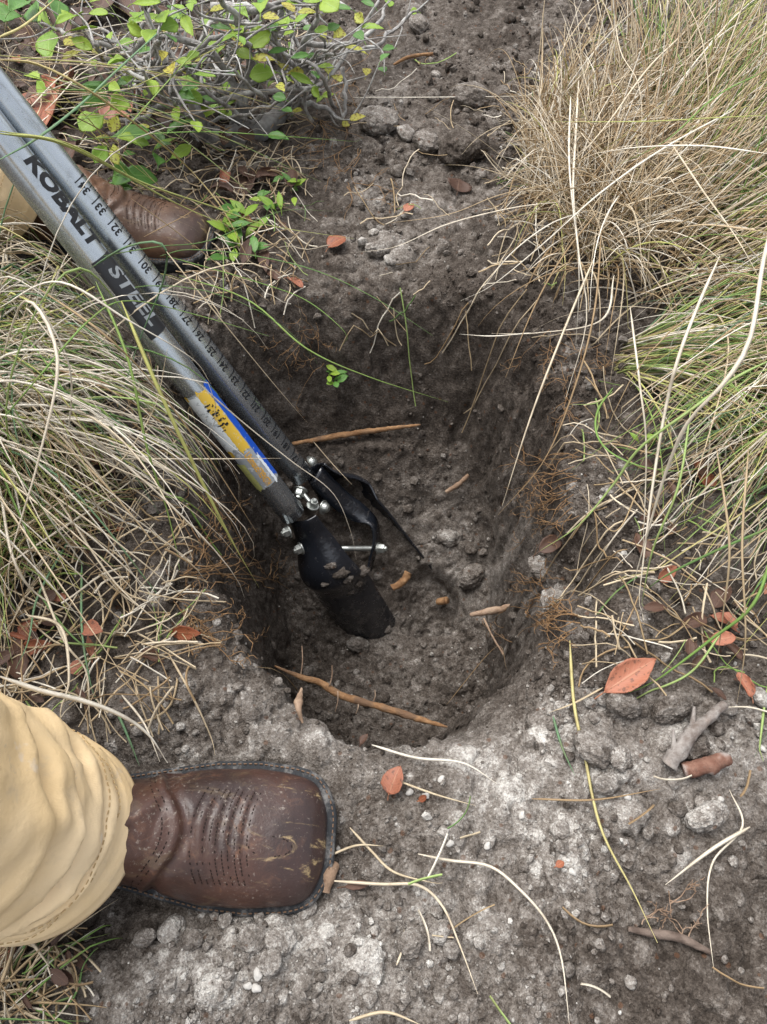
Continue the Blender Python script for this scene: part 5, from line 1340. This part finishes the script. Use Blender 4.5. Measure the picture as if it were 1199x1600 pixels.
for a in (([(1210, 560), (1150, 590), (1080, 640), (1000, 700), (960, 755), (905, 820), (845, 860)], [.20, .18, .10, .03], .0017, 'green'),
          ([(1225, 300), (1195, 400), (1172, 530), (1130, 600), (1075, 660), (1040, 740), (1010, 840), (985, 930)], [.33, .30, .26, .16, .03], .0020, 'pale'),
          ([(1125, 400), (1090, 480), (1060, 560), (1040, 640), (1020, 760), (1005, 880), (992, 990)], [.22, .2, .12, .02], .0018, 'pale'),
          ([(985, 480), (1000, 600), (1010, 700), (1005, 860)], [.16, .15, .03], .0013, 'pale'),
          ([(1215, 820), (1120, 860), (1040, 900), (1000, 930)], [.16, .1, .02], .0015, 'green'),
          ([(1215, 830), (1180, 940), (1110, 1000), (1030, 1060), (960, 1103)], [.16, .12, .05, .008], .0015, 'green'),
          ([(1130, 985), (1080, 1050), (1010, 1085), (945, 1128)], [.06, .04, .006], .0012, 'green'),
          ([(1080, 640), (1060, 760), (1020, 860), (1000, 960)], [.18, .14, .03], .0012, 'green'),
          ([(1199, 1060), (1195, 1100), (1188, 1160), (1185, 1195)], [.02, .03, .01], .0015, 'green'),
          ([(1120, 700), (1140, 850), (1130, 960), (1120, 1040)], [.2, .14, .02], .0012, 'dry'),
          ([(1170, 700), (1160, 850), (1165, 1000), (1150, 1110)], [.2, .14, .02], .0012, 'dry'),
          ([(1000, 760), (960, 830), (905, 765)], [.03, .03, .02], .0009, 'dry')):
    H(*a[:4], parent=TH_)
for a in (([(40, 800), (10, 640), (60, 480), (130, 420), (200, 500), (250, 600)], [.03, .18, .25, .26, .18, .08], .0016, 'green'),
          ([(0, 660), (60, 590), (140, 500), (200, 470), (300, 490), (420, 525)], [.2, .26, .26, .2, .16], .0012, 'green'),
          ([(0, 570), (40, 470), (90, 560), (60, 720), (15, 880), (20, 960)], [.18, .3, .26, .16, .05], .0016, 'pale'),
          ([(60, 470), (110, 580), (105, 700), (95, 850)], [.28, .22, .1, .02], .0014, 'pale'),
          ([(140, 420), (200, 385), (255, 383), (255, 440), (215, 540), (185, 640)], [.2, .27, .28, .24, .16, .1], .0017, 'blue'),
          ([(0, 480), (90, 440), (200, 500), (300, 560), (330, 600)], [.25, .3, .22, .14], .0013, 'pale'),
          ([(60, 450), (160, 520), (240, 600), (330, 720), (400, 830)], [.25, .24, .12, -.02], .0013, 'dry'),
          ([(190, 470), (240, 590), (300, 720), (360, 840), (405, 918)], [.25, .2, .08, -.06], .0018, 'yellow'),
          ([(150, 440), (200, 560), (230, 700), (262, 800), (285, 900)], [.22, .18, .08, .01], .0014, 'green'),
          ([(0, 890), (90, 830), (180, 770), (262, 705)], [.06, .06, .04, .02], .0015, 'pale'),
          ([(0, 850), (100, 780), (180, 730), (240, 640), (262, 545)], [.06, .08, .1, .16], .0014, 'dry'),
          ([(20, 690), (90, 780), (180, 910), (270, 985), (290, 965)], [.1, .07, .03, .01], .0012, 'pale'),
          ([(60, 720), (200, 717), (330, 717), (440, 716)], [.06, .05, .03, -.015], .0014, 'pale'),
          ([(0, 760), (20, 870), (60, 930), (130, 960)], [.1, .1, .06, .03], .0015, 'pale'),
          ([(60, 925), (100, 980), (135, 1010), (157, 1000)], [.05, .05, .03], .0012, 'green'),
          ([(40, 960), (95, 980), (108, 1060), (95, 1110), (98, 1150)], [.06, .08, .08, .06], .0016, 'pale'),
          ([(110, 840), (60, 930), (45, 1000), (25, 1045)], [.03, .04, .03], .0015, 'blue'),
          ([(128, 880), (128, 980), (140, 1060), (155, 1108)], [.03, .04, .03, .01], .0013, 'blue'),
          ([(60, 900), (100, 1000), (135, 1050), (140, 1130)], [.05, .06, .05, .03], .0013, 'pale')):
    H(*a[:4], parent=TL_)
rgX = np.random.default_rng(31)
for i in range(26):                              # thin loose straws from the same tussock, fanned over the shrub's foot
    x0, y0 = rgX.uniform(-10, 120), rgX.uniform(60, 250); x1, y1 = rgX.uniform(220, 520), rgX.uniform(40, 330)
    if y0 > 100+1.2*x0: y0 = 95+1.1*x0
    H([(x0, y0), ((x0+x1)/2+rgX.normal(0, 14), (y0+y1)/2-rgX.uniform(5, 40)), (x1, y1)], [rgX.uniform(.2, .32), rgX.uniform(.1, .2), rgX.uniform(.02, .08)], rgX.uniform(.0008, .0013), str(rgX.choice(['pale', 'dry', 'green', 'yellow', 'pale'])), parent=TL_)
# stems that cross in front of shrub and handles
for a in (([(-5, 93), (60, 101), (140, 142), (240, 215), (300, 268), (350, 330), (388, 405)], [.36, .30, .12, .03], .0022, (.52, .43, .20), 'tan seed stem slanting over the shrub from the upper handle to the hole'),
          ([(-5, 208), (90, 222), (180, 265), (280, 320), (370, 358)], [.38, .32, .2, .12], .0022, 'yellow', 'thick yellow-green blade crossing both handles above the far boot'),
          ([(-5, 204), (110, 226), (220, 284), (330, 322), (420, 352), (553, 373)], [.37, .3, .18, .1, .03], .0017, 'yellow', 'long yellow blade running past the far boot to the bare strip'),
          ([(-5, 252), (60, 215), (130, 160), (185, 108), (260, 40), (330, -20)], [.36, .32, .24, .16], .0022, 'blue', 'dark green blade crossing the handles towards the shrub'),
          ([(-5, 60), (40, 38), (90, -5)], [.30, .26, .2], .0028, 'yellow', 'thick pale green blade cutting the upper picture corner'),
          ([(110, 219), (300, 206), (430, 212), (566, 222)], [.16, .14, .1, .03], .0014, 'green', 'straight green blade lying level over the shrub base'),
          ([(40, 175), (110, 110), (220, 60), (360, 30)], [.26, .2, .2], .0014, 'pale', 'pale straw slanting up from the handle through the shrub leaves'),
          ([(40, 155), (160, 115), (330, 98), (480, 92)], [.24, .2, .14, .08], .0012, 'pale', 'pale straw lying level through the shrub leaves'),
          ([(200, 140), (330, 80), (450, 30), (520, 0)], [.2, .16, .12], .0012, 'yellow', 'thin yellow blade slanting through the shrub towards the upper edge'),
          ([(180, 220), (260, 130), (340, 40), (380, -5)], [.2, .2, .18], .0012, 'green', 'thin green blade rising through the middle of the shrub'),
          ([(90, 180), (220, 178), (330, 172), (440, 171), (520, 205)], [.2, .14, .12, .05], .0010, 'dry', 'dry straw bent over the shrub crown'),
          ([(250, 95), (370, 103), (520, 150), (570, 170)], [.16, .12, .05, .02], .0011, 'dry', 'dry straw from the shrub to the bare strip'),
          ([(552, 152), (650, 152), (750, 151), (840, 150)], [.04, .05, .06], .0012, 'pale', 'long pale straw stretched between shrub and tussock'),
          ([(160, 400), (250, 385), (330, 375), (440, 330), (520, 330)], [.22, .16, .08, .02], .0011, 'green', 'thin green blade beside the sole of the far boot'),
          ([(225, 370), (300, 330), (345, 290)], [.14, .09, .06], .0012, 'dry', 'dry straw across the toe of the far boot'),
          ([(205, 310), (280, 365), (350, 420), (420, 470)], [.16, .1, .04, .02], .0011, 'dry', 'dry straw falling from the far boot towards the hole'),
          ([(250, 400), (300, 390), (400, 400), (500, 425), (590, 468), (676, 524)], [.12, .08, .06, .02, -.02], .0013, 'green', 'green blade arching over the far wall of the hole'),
          ([(280, 430), (390, 470), (480, 545), (580, 590), (700, 628)], [.12, .08, .03, -.08], .0014, 'green', 'green blade reaching down the far wall of the hole'),
          ([(260, 400), (400, 440), (480, 470), (540, 520), (535, 540)], [.12, .06, .03, .0], .0011, 'green', 'green blade hooked at its tip above the hole'),
          ([(250, 380), (330, 480), (420, 590), (480, 660)], [.14, .1, .0, -.08], .0010, 'dry', 'dry straw leaning from the handles into the hole'),
          ([(300, 590), (380, 660), (455, 720), (520, 770), (548, 830), (557, 875)], [.08, -.03, -.1, -.17, -.22], .0013, 'pale', 'pale bent straw lying over the bolts and front blade'),
          ([(490, 690), (520, 725), (550, 757)], [-.15, -.18, -.2], .0009, 'dry', 'short dry straw leaning beside the far handle')):
    H(a[0], a[1], a[2], a[3], None, a[4], 'straw', 'grass stem')
# straws lying on the ground
for a in (([(0, 1057), (60, 1078), (130, 1095), (190, 1118), (232, 1148), (262, 1192)], [.16, .13, .09, .05], .0022, 'pale', 'thick pale straw arching from the trouser leg to the boot', False),
          ([(190, 1085), (225, 1130), (250, 1190)], [.03, .05, .05], .0011, 'pale', 'thin pale straw touching the boot ankle', False),
          ([(895, 1005), (900, 1100), (912, 1180), (940, 1290), (985, 1390), (1022, 1478)], .008, .0017, 'yellow', 'long yellow stem lying down the sandy bank', True),
          ([(653, 1342), (700, 1343), (760, 1360), (810, 1395), (845, 1440), (870, 1500), (880, 1602)], .010, .0013, 'pale', 'long curved straw sweeping to the lower picture edge', True),
          ([(520, 1382), (600, 1380), (650, 1382), (690, 1415), (720, 1475), (742, 1558)], .010, .0014, 'pale', 'curved straw bending down from the boot toe over the trio of clods', True),
          ([(548, 1300), (580, 1335), (620, 1365), (670, 1378), (690, 1380)], .008, .0012, 'dry', 'short straw hooked beside the boot toe', True),
          ([(1160, 1292), (1110, 1325), (1038, 1380)], .010, .0017, 'pale', 'stiff pale straw slanting over the speckled bank', True),
          ([(1130, 1235), (1150, 1290), (1108, 1345), (1103, 1420), (1112, 1525)], .009, .0010, 'pale', 'fine curling straw under the stiff pale one', True),
          ([(580, 1178), (650, 1190), (720, 1200), (780, 1230)], .008, .0014, 'pale', 'pale straw lying along the near rim of the hole', True),
          ([(600, 1215), (680, 1240), (740, 1262)], .006, .0011, 'dry', 'dry straw below the rim straw', True),
          ([(830, 1250), (930, 1250), (1030, 1232)], .006, .0010, 'dry', 'faint dry straw level across the sandy bank', True),
          ([(442, 1422), (490, 1392), (530, 1362)], .012, .0016, 'pale', 'pale straw tucked under the boot toe', True),
          ([(520, 1340), (560, 1328), (600, 1330)], .012, .0011, 'dry', 'dry straw pointing away from the boot toe', True),
          ([(0, 1468), (60, 1490), (100, 1512)], .02, .0019, 'pale', 'pale straw sticking out below the trouser leg', True),
          ([(10, 1580), (30, 1500), (45, 1440)], .02, .0016, 'dry', 'upright dry stalk crossing the russet leaf', True),
          ([(80, 1415), (90, 1470), (100, 1510)], .012, .0017, 'dry', 'dry stalk below the trouser hem', True),
          ([(0, 1562), (50, 1552), (95, 1560)], .012, .0016, 'dry', 'bent stalk in the corner below the russet leaf', True),
          ([(265, 1030), (300, 1085), (330, 1150), (338, 1180)], .006, .0012, 'dry', 'dry stem running over the boot mound to the welt', True),
          ([(188, 1110), (205, 1150), (222, 1195)], .006, .0013, 'blue', 'dark green blade lying behind the boot ankle', True),
          ([(520, 1115), (470, 1090), (430, 1060), (395, 1050)], .008, .0008, 'dry', 'thin rootlet straw on the near rim', True),
          ([(865, 1125), (880, 1170), (900, 1215)], .006, .0014, 'blue', 'dark green blade stub on the pale bank', True),
          ([(940, 1075), (900, 1100), (860, 1122)], .008, .0011, 'dry', 'dry stalk by the curled pink leaf', True),
          ([(1199, 1120), (1160, 1108), (1120, 1108)], .01, .0010, 'pale', 'fine straw beside the whitish knob of soil', True),
          ([(700, 1100), (780, 1010), (800, 1050)], .006, .0007, 'dry', 'fine rootlet in the near end of the hole', True),
          ([(545, 1590), (600, 1580), (660, 1600)], .008, .0013, 'dry', 'dry straw at the lower picture edge', True),
          ([(612, 1510), (624, 1485), (630, 1455)], .008, .0010, 'pale', 'short pale straw beside the darker round clod', True)):
    H(a[0], a[1], a[2], a[3], None, a[4], 'straw', rel=a[5])
# broken straw bits nobody could count
def straw_bits():
    rg = np.random.default_rng(99); C = []; K = []
    zones = [(0, 480, 0, 330, 380), (300, 480, 250, 480, 130), (0, 300, 560, 1120, 420), (900, 1199, 600, 1060, 170), (0, 150, 1400, 1600, 70), (560, 900, 100, 560, 60), (560, 1190, 1180, 1600, 14), (780, 900, 120, 440, 90)]
    for x0, x1, y0, y1, n in zones:
        for _ in range(n):
            px, py = rg.uniform(x0, x1), rg.uniform(y0, y1); a = rg.uniform(0, 2*math.pi); L = rg.uniform(.02, .085) if y0 < 1150 else rg.uniform(.015, .04)
            g = G(px, py); d = np.array([math.cos(a), math.sin(a), 0]); b = rg.normal(0, .15)
            s = np.linspace(-.5, .5, 8); pts = g + d*(s*L)[:, None] + np.array([-d[1], d[0], 0])*((s*s)*L*b*2)[:, None]
            pts[:, 2] = hz(pts[:, 0], pts[:, 1]) + rg.uniform(.004, .02) + s*rg.normal(0, .25)*L
            pts[:, 2] = np.maximum(pts[:, 2], hz(pts[:, 0], pts[:, 1])+.003)
            C.append(pts); K.append(pick(rg, dict(dry=5, pale=2, green=.5)))
    C = np.array(C); Rr = rg.uniform(.0005, .0012, len(C))[:, None]*np.ones((1, 8)); V, Fq = tubes(C, Rr, 3)
    tag(link('straw_litter', mesh_np('straw_litter', V, Fq, True, np.repeat(np.array(K), 24, 0)), None, M_grass), 'broken bits of dry straw strewn over soil and leaf litter', 'straw litter', kind='stuff')
straw_bits()

# ------------------------------------------------------------------ shrub
shrub = empty('leafy_shrub', tuple(P(410, 195)), 'low leafy shrub with pale grey twigs and bright green leaves at the bed edge', 'shrub')
rgS = np.random.default_rng(5)
def part_tube(name, pts, rad, mat, k=8, n=24, rough=.15, seed=0):
    return link(name, tube_mesh(name, pts, rad, k, n, None, rough, seed), shrub, mat)
part_tube('root_crown', [P(300, 222, -.01), P(345, 218, .012), P(385, 212, .018), P(425, 190, .02), P(445, 168, .03)], [.017, .021, .020, .017, .012], M_crown, 12, 30, .3, 1)
part_tube('root_crown', [P(365, 225, -.01), P(372, 200, .02), P(380, 160, .06)], [.016, .015, .010], M_crown, 12, 20, .3, 2)
part_tube('root_crown', [P(330, 225, -.01), P(318, 205, .03), P(305, 170, .08)], [.015, .013, .009], M_crown, 12, 20, .3, 3)
stems = [([(440, 180), (470, 160), (500, 168), (540, 190)], [.02, .05, .05, .03], .005), ([(445, 170), (470, 120), (475, 70), (500, 20)], [.03, .09, .14, .2], .006),
         ([(430, 165), (440, 110), (430, 50), (460, -20)], [.03, .1, .16, .22], .007), ([(380, 165), (350, 110), (310, 70), (240, 60), (180, 90)], [.06, .12, .16, .17, .15], .0055),
         ([(380, 165), (390, 90), (370, 30), (330, -20)], [.06, .13, .2, .26], .006), ([(305, 170), (270, 130), (250, 80), (230, 20), (225, -20)], [.08, .13, .17, .2, .24], .0055),
         ([(300, 180), (250, 165), (220, 185), (170, 190)], [.06, .1, .1, .08], .0045), ([(320, 160), (420, 140), (500, 135), (530, 100), (550, 60), (600, -10)], [.08, .1, .1, .1, .12, .15], .0042),
         ([(345, 150), (340, 146), (420, 125), (455, 128)], [.07, .09, .08, .06], .004), ([(180, 90), (165, 70), (120, 60), (60, 30)], [.15, .17, .17, .16], .0035),
         ([(560, 80), (600, 60), (640, 25), (655, 15)], [.06, .06, .05, .04], .0035), ([(535, 105), (540, 150), (535, 190), (533, 210)], [.09, .06, .03, .01], .0038),
         ([(330, 10), (420, 12), (480, -5)], [.2, .2, .2], .006), ([(475, 70), (540, 70), (585, 45), (610, 0)], [.12, .1, .09, .1], .0045),
         ([(240, 60), (250, 100), (262, 135), (300, 180)], [.17, .13, .1, .05], .0035), ([(300, 90), (330, 60), (380, 55), (440, 60)], [.15, .17, .16, .14], .004)]
for i in range(44):                              # more of the thicket, behind and above
    a = rgS.uniform(190, 520); b = rgS.uniform(110, 200)
    c = a+rgS.normal(0, 90)-20; d = b-rgS.uniform(70, 190)
    stems.append(([(a, b), ((a+c)/2+rgS.normal(0, 26), (b+d)/2+rgS.normal(0, 14)), (c, d)], [.03, .1+rgS.uniform(-.02, .05), rgS.uniform(.1, .24)], rgS.uniform(.0022, .0045)))
tips = []
for i, (pts, hs, r) in enumerate(stems):
    h = np.interp(np.linspace(0, 1, len(pts)), np.linspace(0, 1, len(hs)), hs)
    w3 = catmull([P(x, y, z) for (x, y), z in zip(pts, h)], 26); w3 += rgS.normal(0, .0018, w3.shape)
    o = part_tube('stem', w3[::2], [r, r*.9, r*.55], M_stem, 7, 26, .2, i)
    tips.append(w3[-1])
    for j in range(rgS.integers(2, 5)):          # side twigs
        q = int(rgS.integers(6, 25)); p0 = w3[q]; dr = rgS.normal(0, 1, 3); dr[2] = abs(dr[2])*.5; dr /= np.linalg.norm(dr); L = rgS.uniform(.04, .13)
        tw = [p0, p0+dr*L*.5+rgS.normal(0, .006, 3), p0+dr*L+rgS.normal(0, .012, 3)]
        t_ = link('twig', tube_mesh('twig', tw, [r*.45, r*.22], 5, 10, None, .2, i*7+j), o, M_stem); t_.matrix_parent_inverse = Matrix()
        tips.append(tw[-1])
def shrub_leaf(px, py, h, Lpx, Wpx, ang, m, shape='obovate', tiltv=None, seed=0):
    d, _ = gdir(px, py, ang); p = P(px, py, h); s = mpp(p); rg = np.random.default_rng(int(px*5+py*11+seed))
    L, W = Lpx*s*.98, Wpx*s*.92
    me = leaf_mesh(L, W, shape, rg.uniform(.1, .45), rg.uniform(.1, .7), 0, rg.normal(0, .25), int(px+py*7+seed)); me.materials.append(M_leaf[m])
    dd = d + np.array([0, 0, rg.uniform(-.1, .35)])
    up = np.array([rg.normal(0, .3), -.45+rg.normal(0, .25), .9])
    place_leaf('leaf', me, p-d*L*.5, dd, up, rg.normal(0, .25), shrub)
for a in ((75, 62, .20, 62, 42, 250, 0), (52, 22, .18, 58, 40, 120, 1), (95, 20, .18, 50, 36, 60, 1), (112, 22, .2, 42, 36, 80, 0), (68, 30, .22, 50, 14, 140, 0, 'lance'), (75, 85, .16, 40, 26, 250, 0),
          (105, 30, .21, 40, 22, 200, 0), (130, 45, .2, 48, 30, 10, 0), (125, 65, .19, 40, 22, -20, 0), (110, 66, .17, 34, 20, 160, 2), (52, 120, .17, 34, 26, 160, 0), (62, 136, .17, 44, 22, -65, 0),
          (172, 58, .21, 30, 15, -80, 0, 'lance'), (185, 100, .2, 38, 22, 200, 0), (230, 8, .24, 50, 22, -5, 0), (255, 26, .23, 36, 30, -80, 0), (215, 20, .22, 40, 28, 60, 0), (292, 35, .22, 54, 20, -60, 0, 'ovate'),
          (208, 45, .2, 42, 22, -40, 0), (235, 57, .21, 46, 30, 60, 0), (265, 40, .22, 36, 24, 20, 0), (302, 90, .18, 34, 16, 30, 0), (268, 112, .2, 48, 26, -85, 2), (256, 88, .2, 30, 16, 70, 2),
          (240, 135, .17, 46, 24, -70, 0), (186, 162, .16, 44, 34, 35, 0), (145, 190, .15, 50, 44, 210, 0), (180, 192, .14, 44, 22, 250, 2), (200, 222, .13, 36, 26, 170, 0), (160, 214, .13, 40, 20, 170, 2),
          (178, 238, .13, 48, 24, -85, 2), (160, 240, .13, 44, 26, 240, 0), (220, 225, .10, 30, 18, -10, 0), (250, 250, .07, 34, 24, 75, 1), (285, 243, .06, 40, 20, 15, 0), (186, 270, .08, 74, 44, 160, 1),
          (215, 268, .08, 66, 40, 10, 1), (180, 297, .05, 56, 22, 0, 1), (275, 176, .12, 44, 20, -85, 0), (305, 155, .12, 36, 28, 20, 0), (292, 150, .13, 34, 24, 160, 1), (160, 140, .14, 60, 36, 190, 1), (150, 155, .12, 60, 40, 30, 1),
          (205, 205, .12, 60, 30, 15, 1), (280, 195, .1, 50, 30, 200, 1), (30, 5, .2, 60, 40, 40, 1), (10, 30, .17, 50, 40, 190, 1),
          (408, 10, .22, 48, 28, 85, 0), (378, 22, .2, 36, 18, 150, 0), (408, 55, .19, 46, 36, 200, 0), (440, 42, .19, 50, 28, -80, 0), (383, 88, .15, 36, 22, 160, 0), (412, 117, .14, 46, 32, 190, 0), (442, 102, .13, 34, 22, 95, 2),
          (463, 111, .13, 34, 16, 15, 2), (470, 128, .12, 44, 14, 170, 0, 'lance'), (492, 142, .11, 34, 14, -60, 0), (500, 52, .15, 38, 18, 140, 2, 'ovate'), (530, 52, .15, 36, 24, 40, 2), (556, 78, .13, 46, 16, -15, 2, 'lance'),
          (512, 108, .11, 34, 22, 100, 2), (526, 125, .1, 34, 20, -50, 2), (512, 8, .22, 44, 40, -30, 0), (560, 28, .14, 32, 18, -50, 2), (345, 75, .14, 30, 18, 60, 0), (335, 85, .13, 26, 16, 120, 0), (360, 60, .2, 34, 20, 20, 0)):
    shrub_leaf(*a)
for i in range(150):
    p = tips[i % len(tips)]
    me = leaf_mesh(rgS.uniform(.016, .036), rgS.uniform(.009, .017), rgS.choice(['obovate', 'ovate']), .25, .4, 0, .2, 700+i); me.materials.append(M_leaf[int(rgS.choice([0, 0, 1, 2]))])
    a = rgS.uniform(0, 6.3); place_leaf('leaf', me, p, (math.cos(a), math.sin(a), .2), (rgS.normal(0, .3), -.3, 1), 0, shrub)
# little weeds
def weed(px, py, n, L, label, seed, m=1, shape='lance', h=.02):
    rg = np.random.default_rng(seed); g = G(px, py, .004); s = mpp(g)
    w_ = empty('weed', tuple(g), label, 'weed')
    for i in range(n):
        a = i*2.4+rg.normal(0, .4); d = np.array([math.cos(a), math.sin(a), rg.uniform(.2, .9)]); q = g+np.array([rg.normal(0, L*s*.5), rg.normal(0, L*s*.5), rg.uniform(0, h)])
        me = leaf_mesh(L*s*rg.uniform(.7, 1.3), L*s*rg.uniform(.3, .5), shape, .2, .6, 0, 0, seed*50+i); me.materials.append(M_leaf[m if rg.random() < .6 else 0])
        place_leaf('leaf', me, q, d, (0, -.3, 1), 0, w_)
    o = link('stem', tube_mesh('stem', [g-np.array([0, 0, .004]), g+np.array([.003, 0, h*.5]), g+np.array([0, .004, h])], [.0012, .0007], 5, 8), w_, M_leaf[1])
weed(523, 590, 11, 20, 'tiny green weed clinging to the far wall of the hole', 1, 1, 'obovate', .012)
weed(370, 345, 9, 34, 'green weed between the far boot and the dry litter', 2)
weed(352, 372, 8, 34, 'green weed touching the toe of the far boot', 3, 0)
weed(368, 410, 7, 34, 'green weed at the brink behind the handles', 4)
weed(430, 330, 8, 26, 'green weed below the shrub crown', 5)
weed(460, 300, 6, 24, 'thin green weed nearest the bare strip', 6)
weed(250, 235, 6, 34, 'broad leaved green seedling behind the far boot', 7, 1, 'ovate')
weed(345, 190, 8, 60, 'tuft of narrow green leaves before the shrub crown', 8, 0, 'lance', .05)
weed(1015, 700, 3, 16, 'single green sprout under the loop of grass', 9, 1, 'ovate')
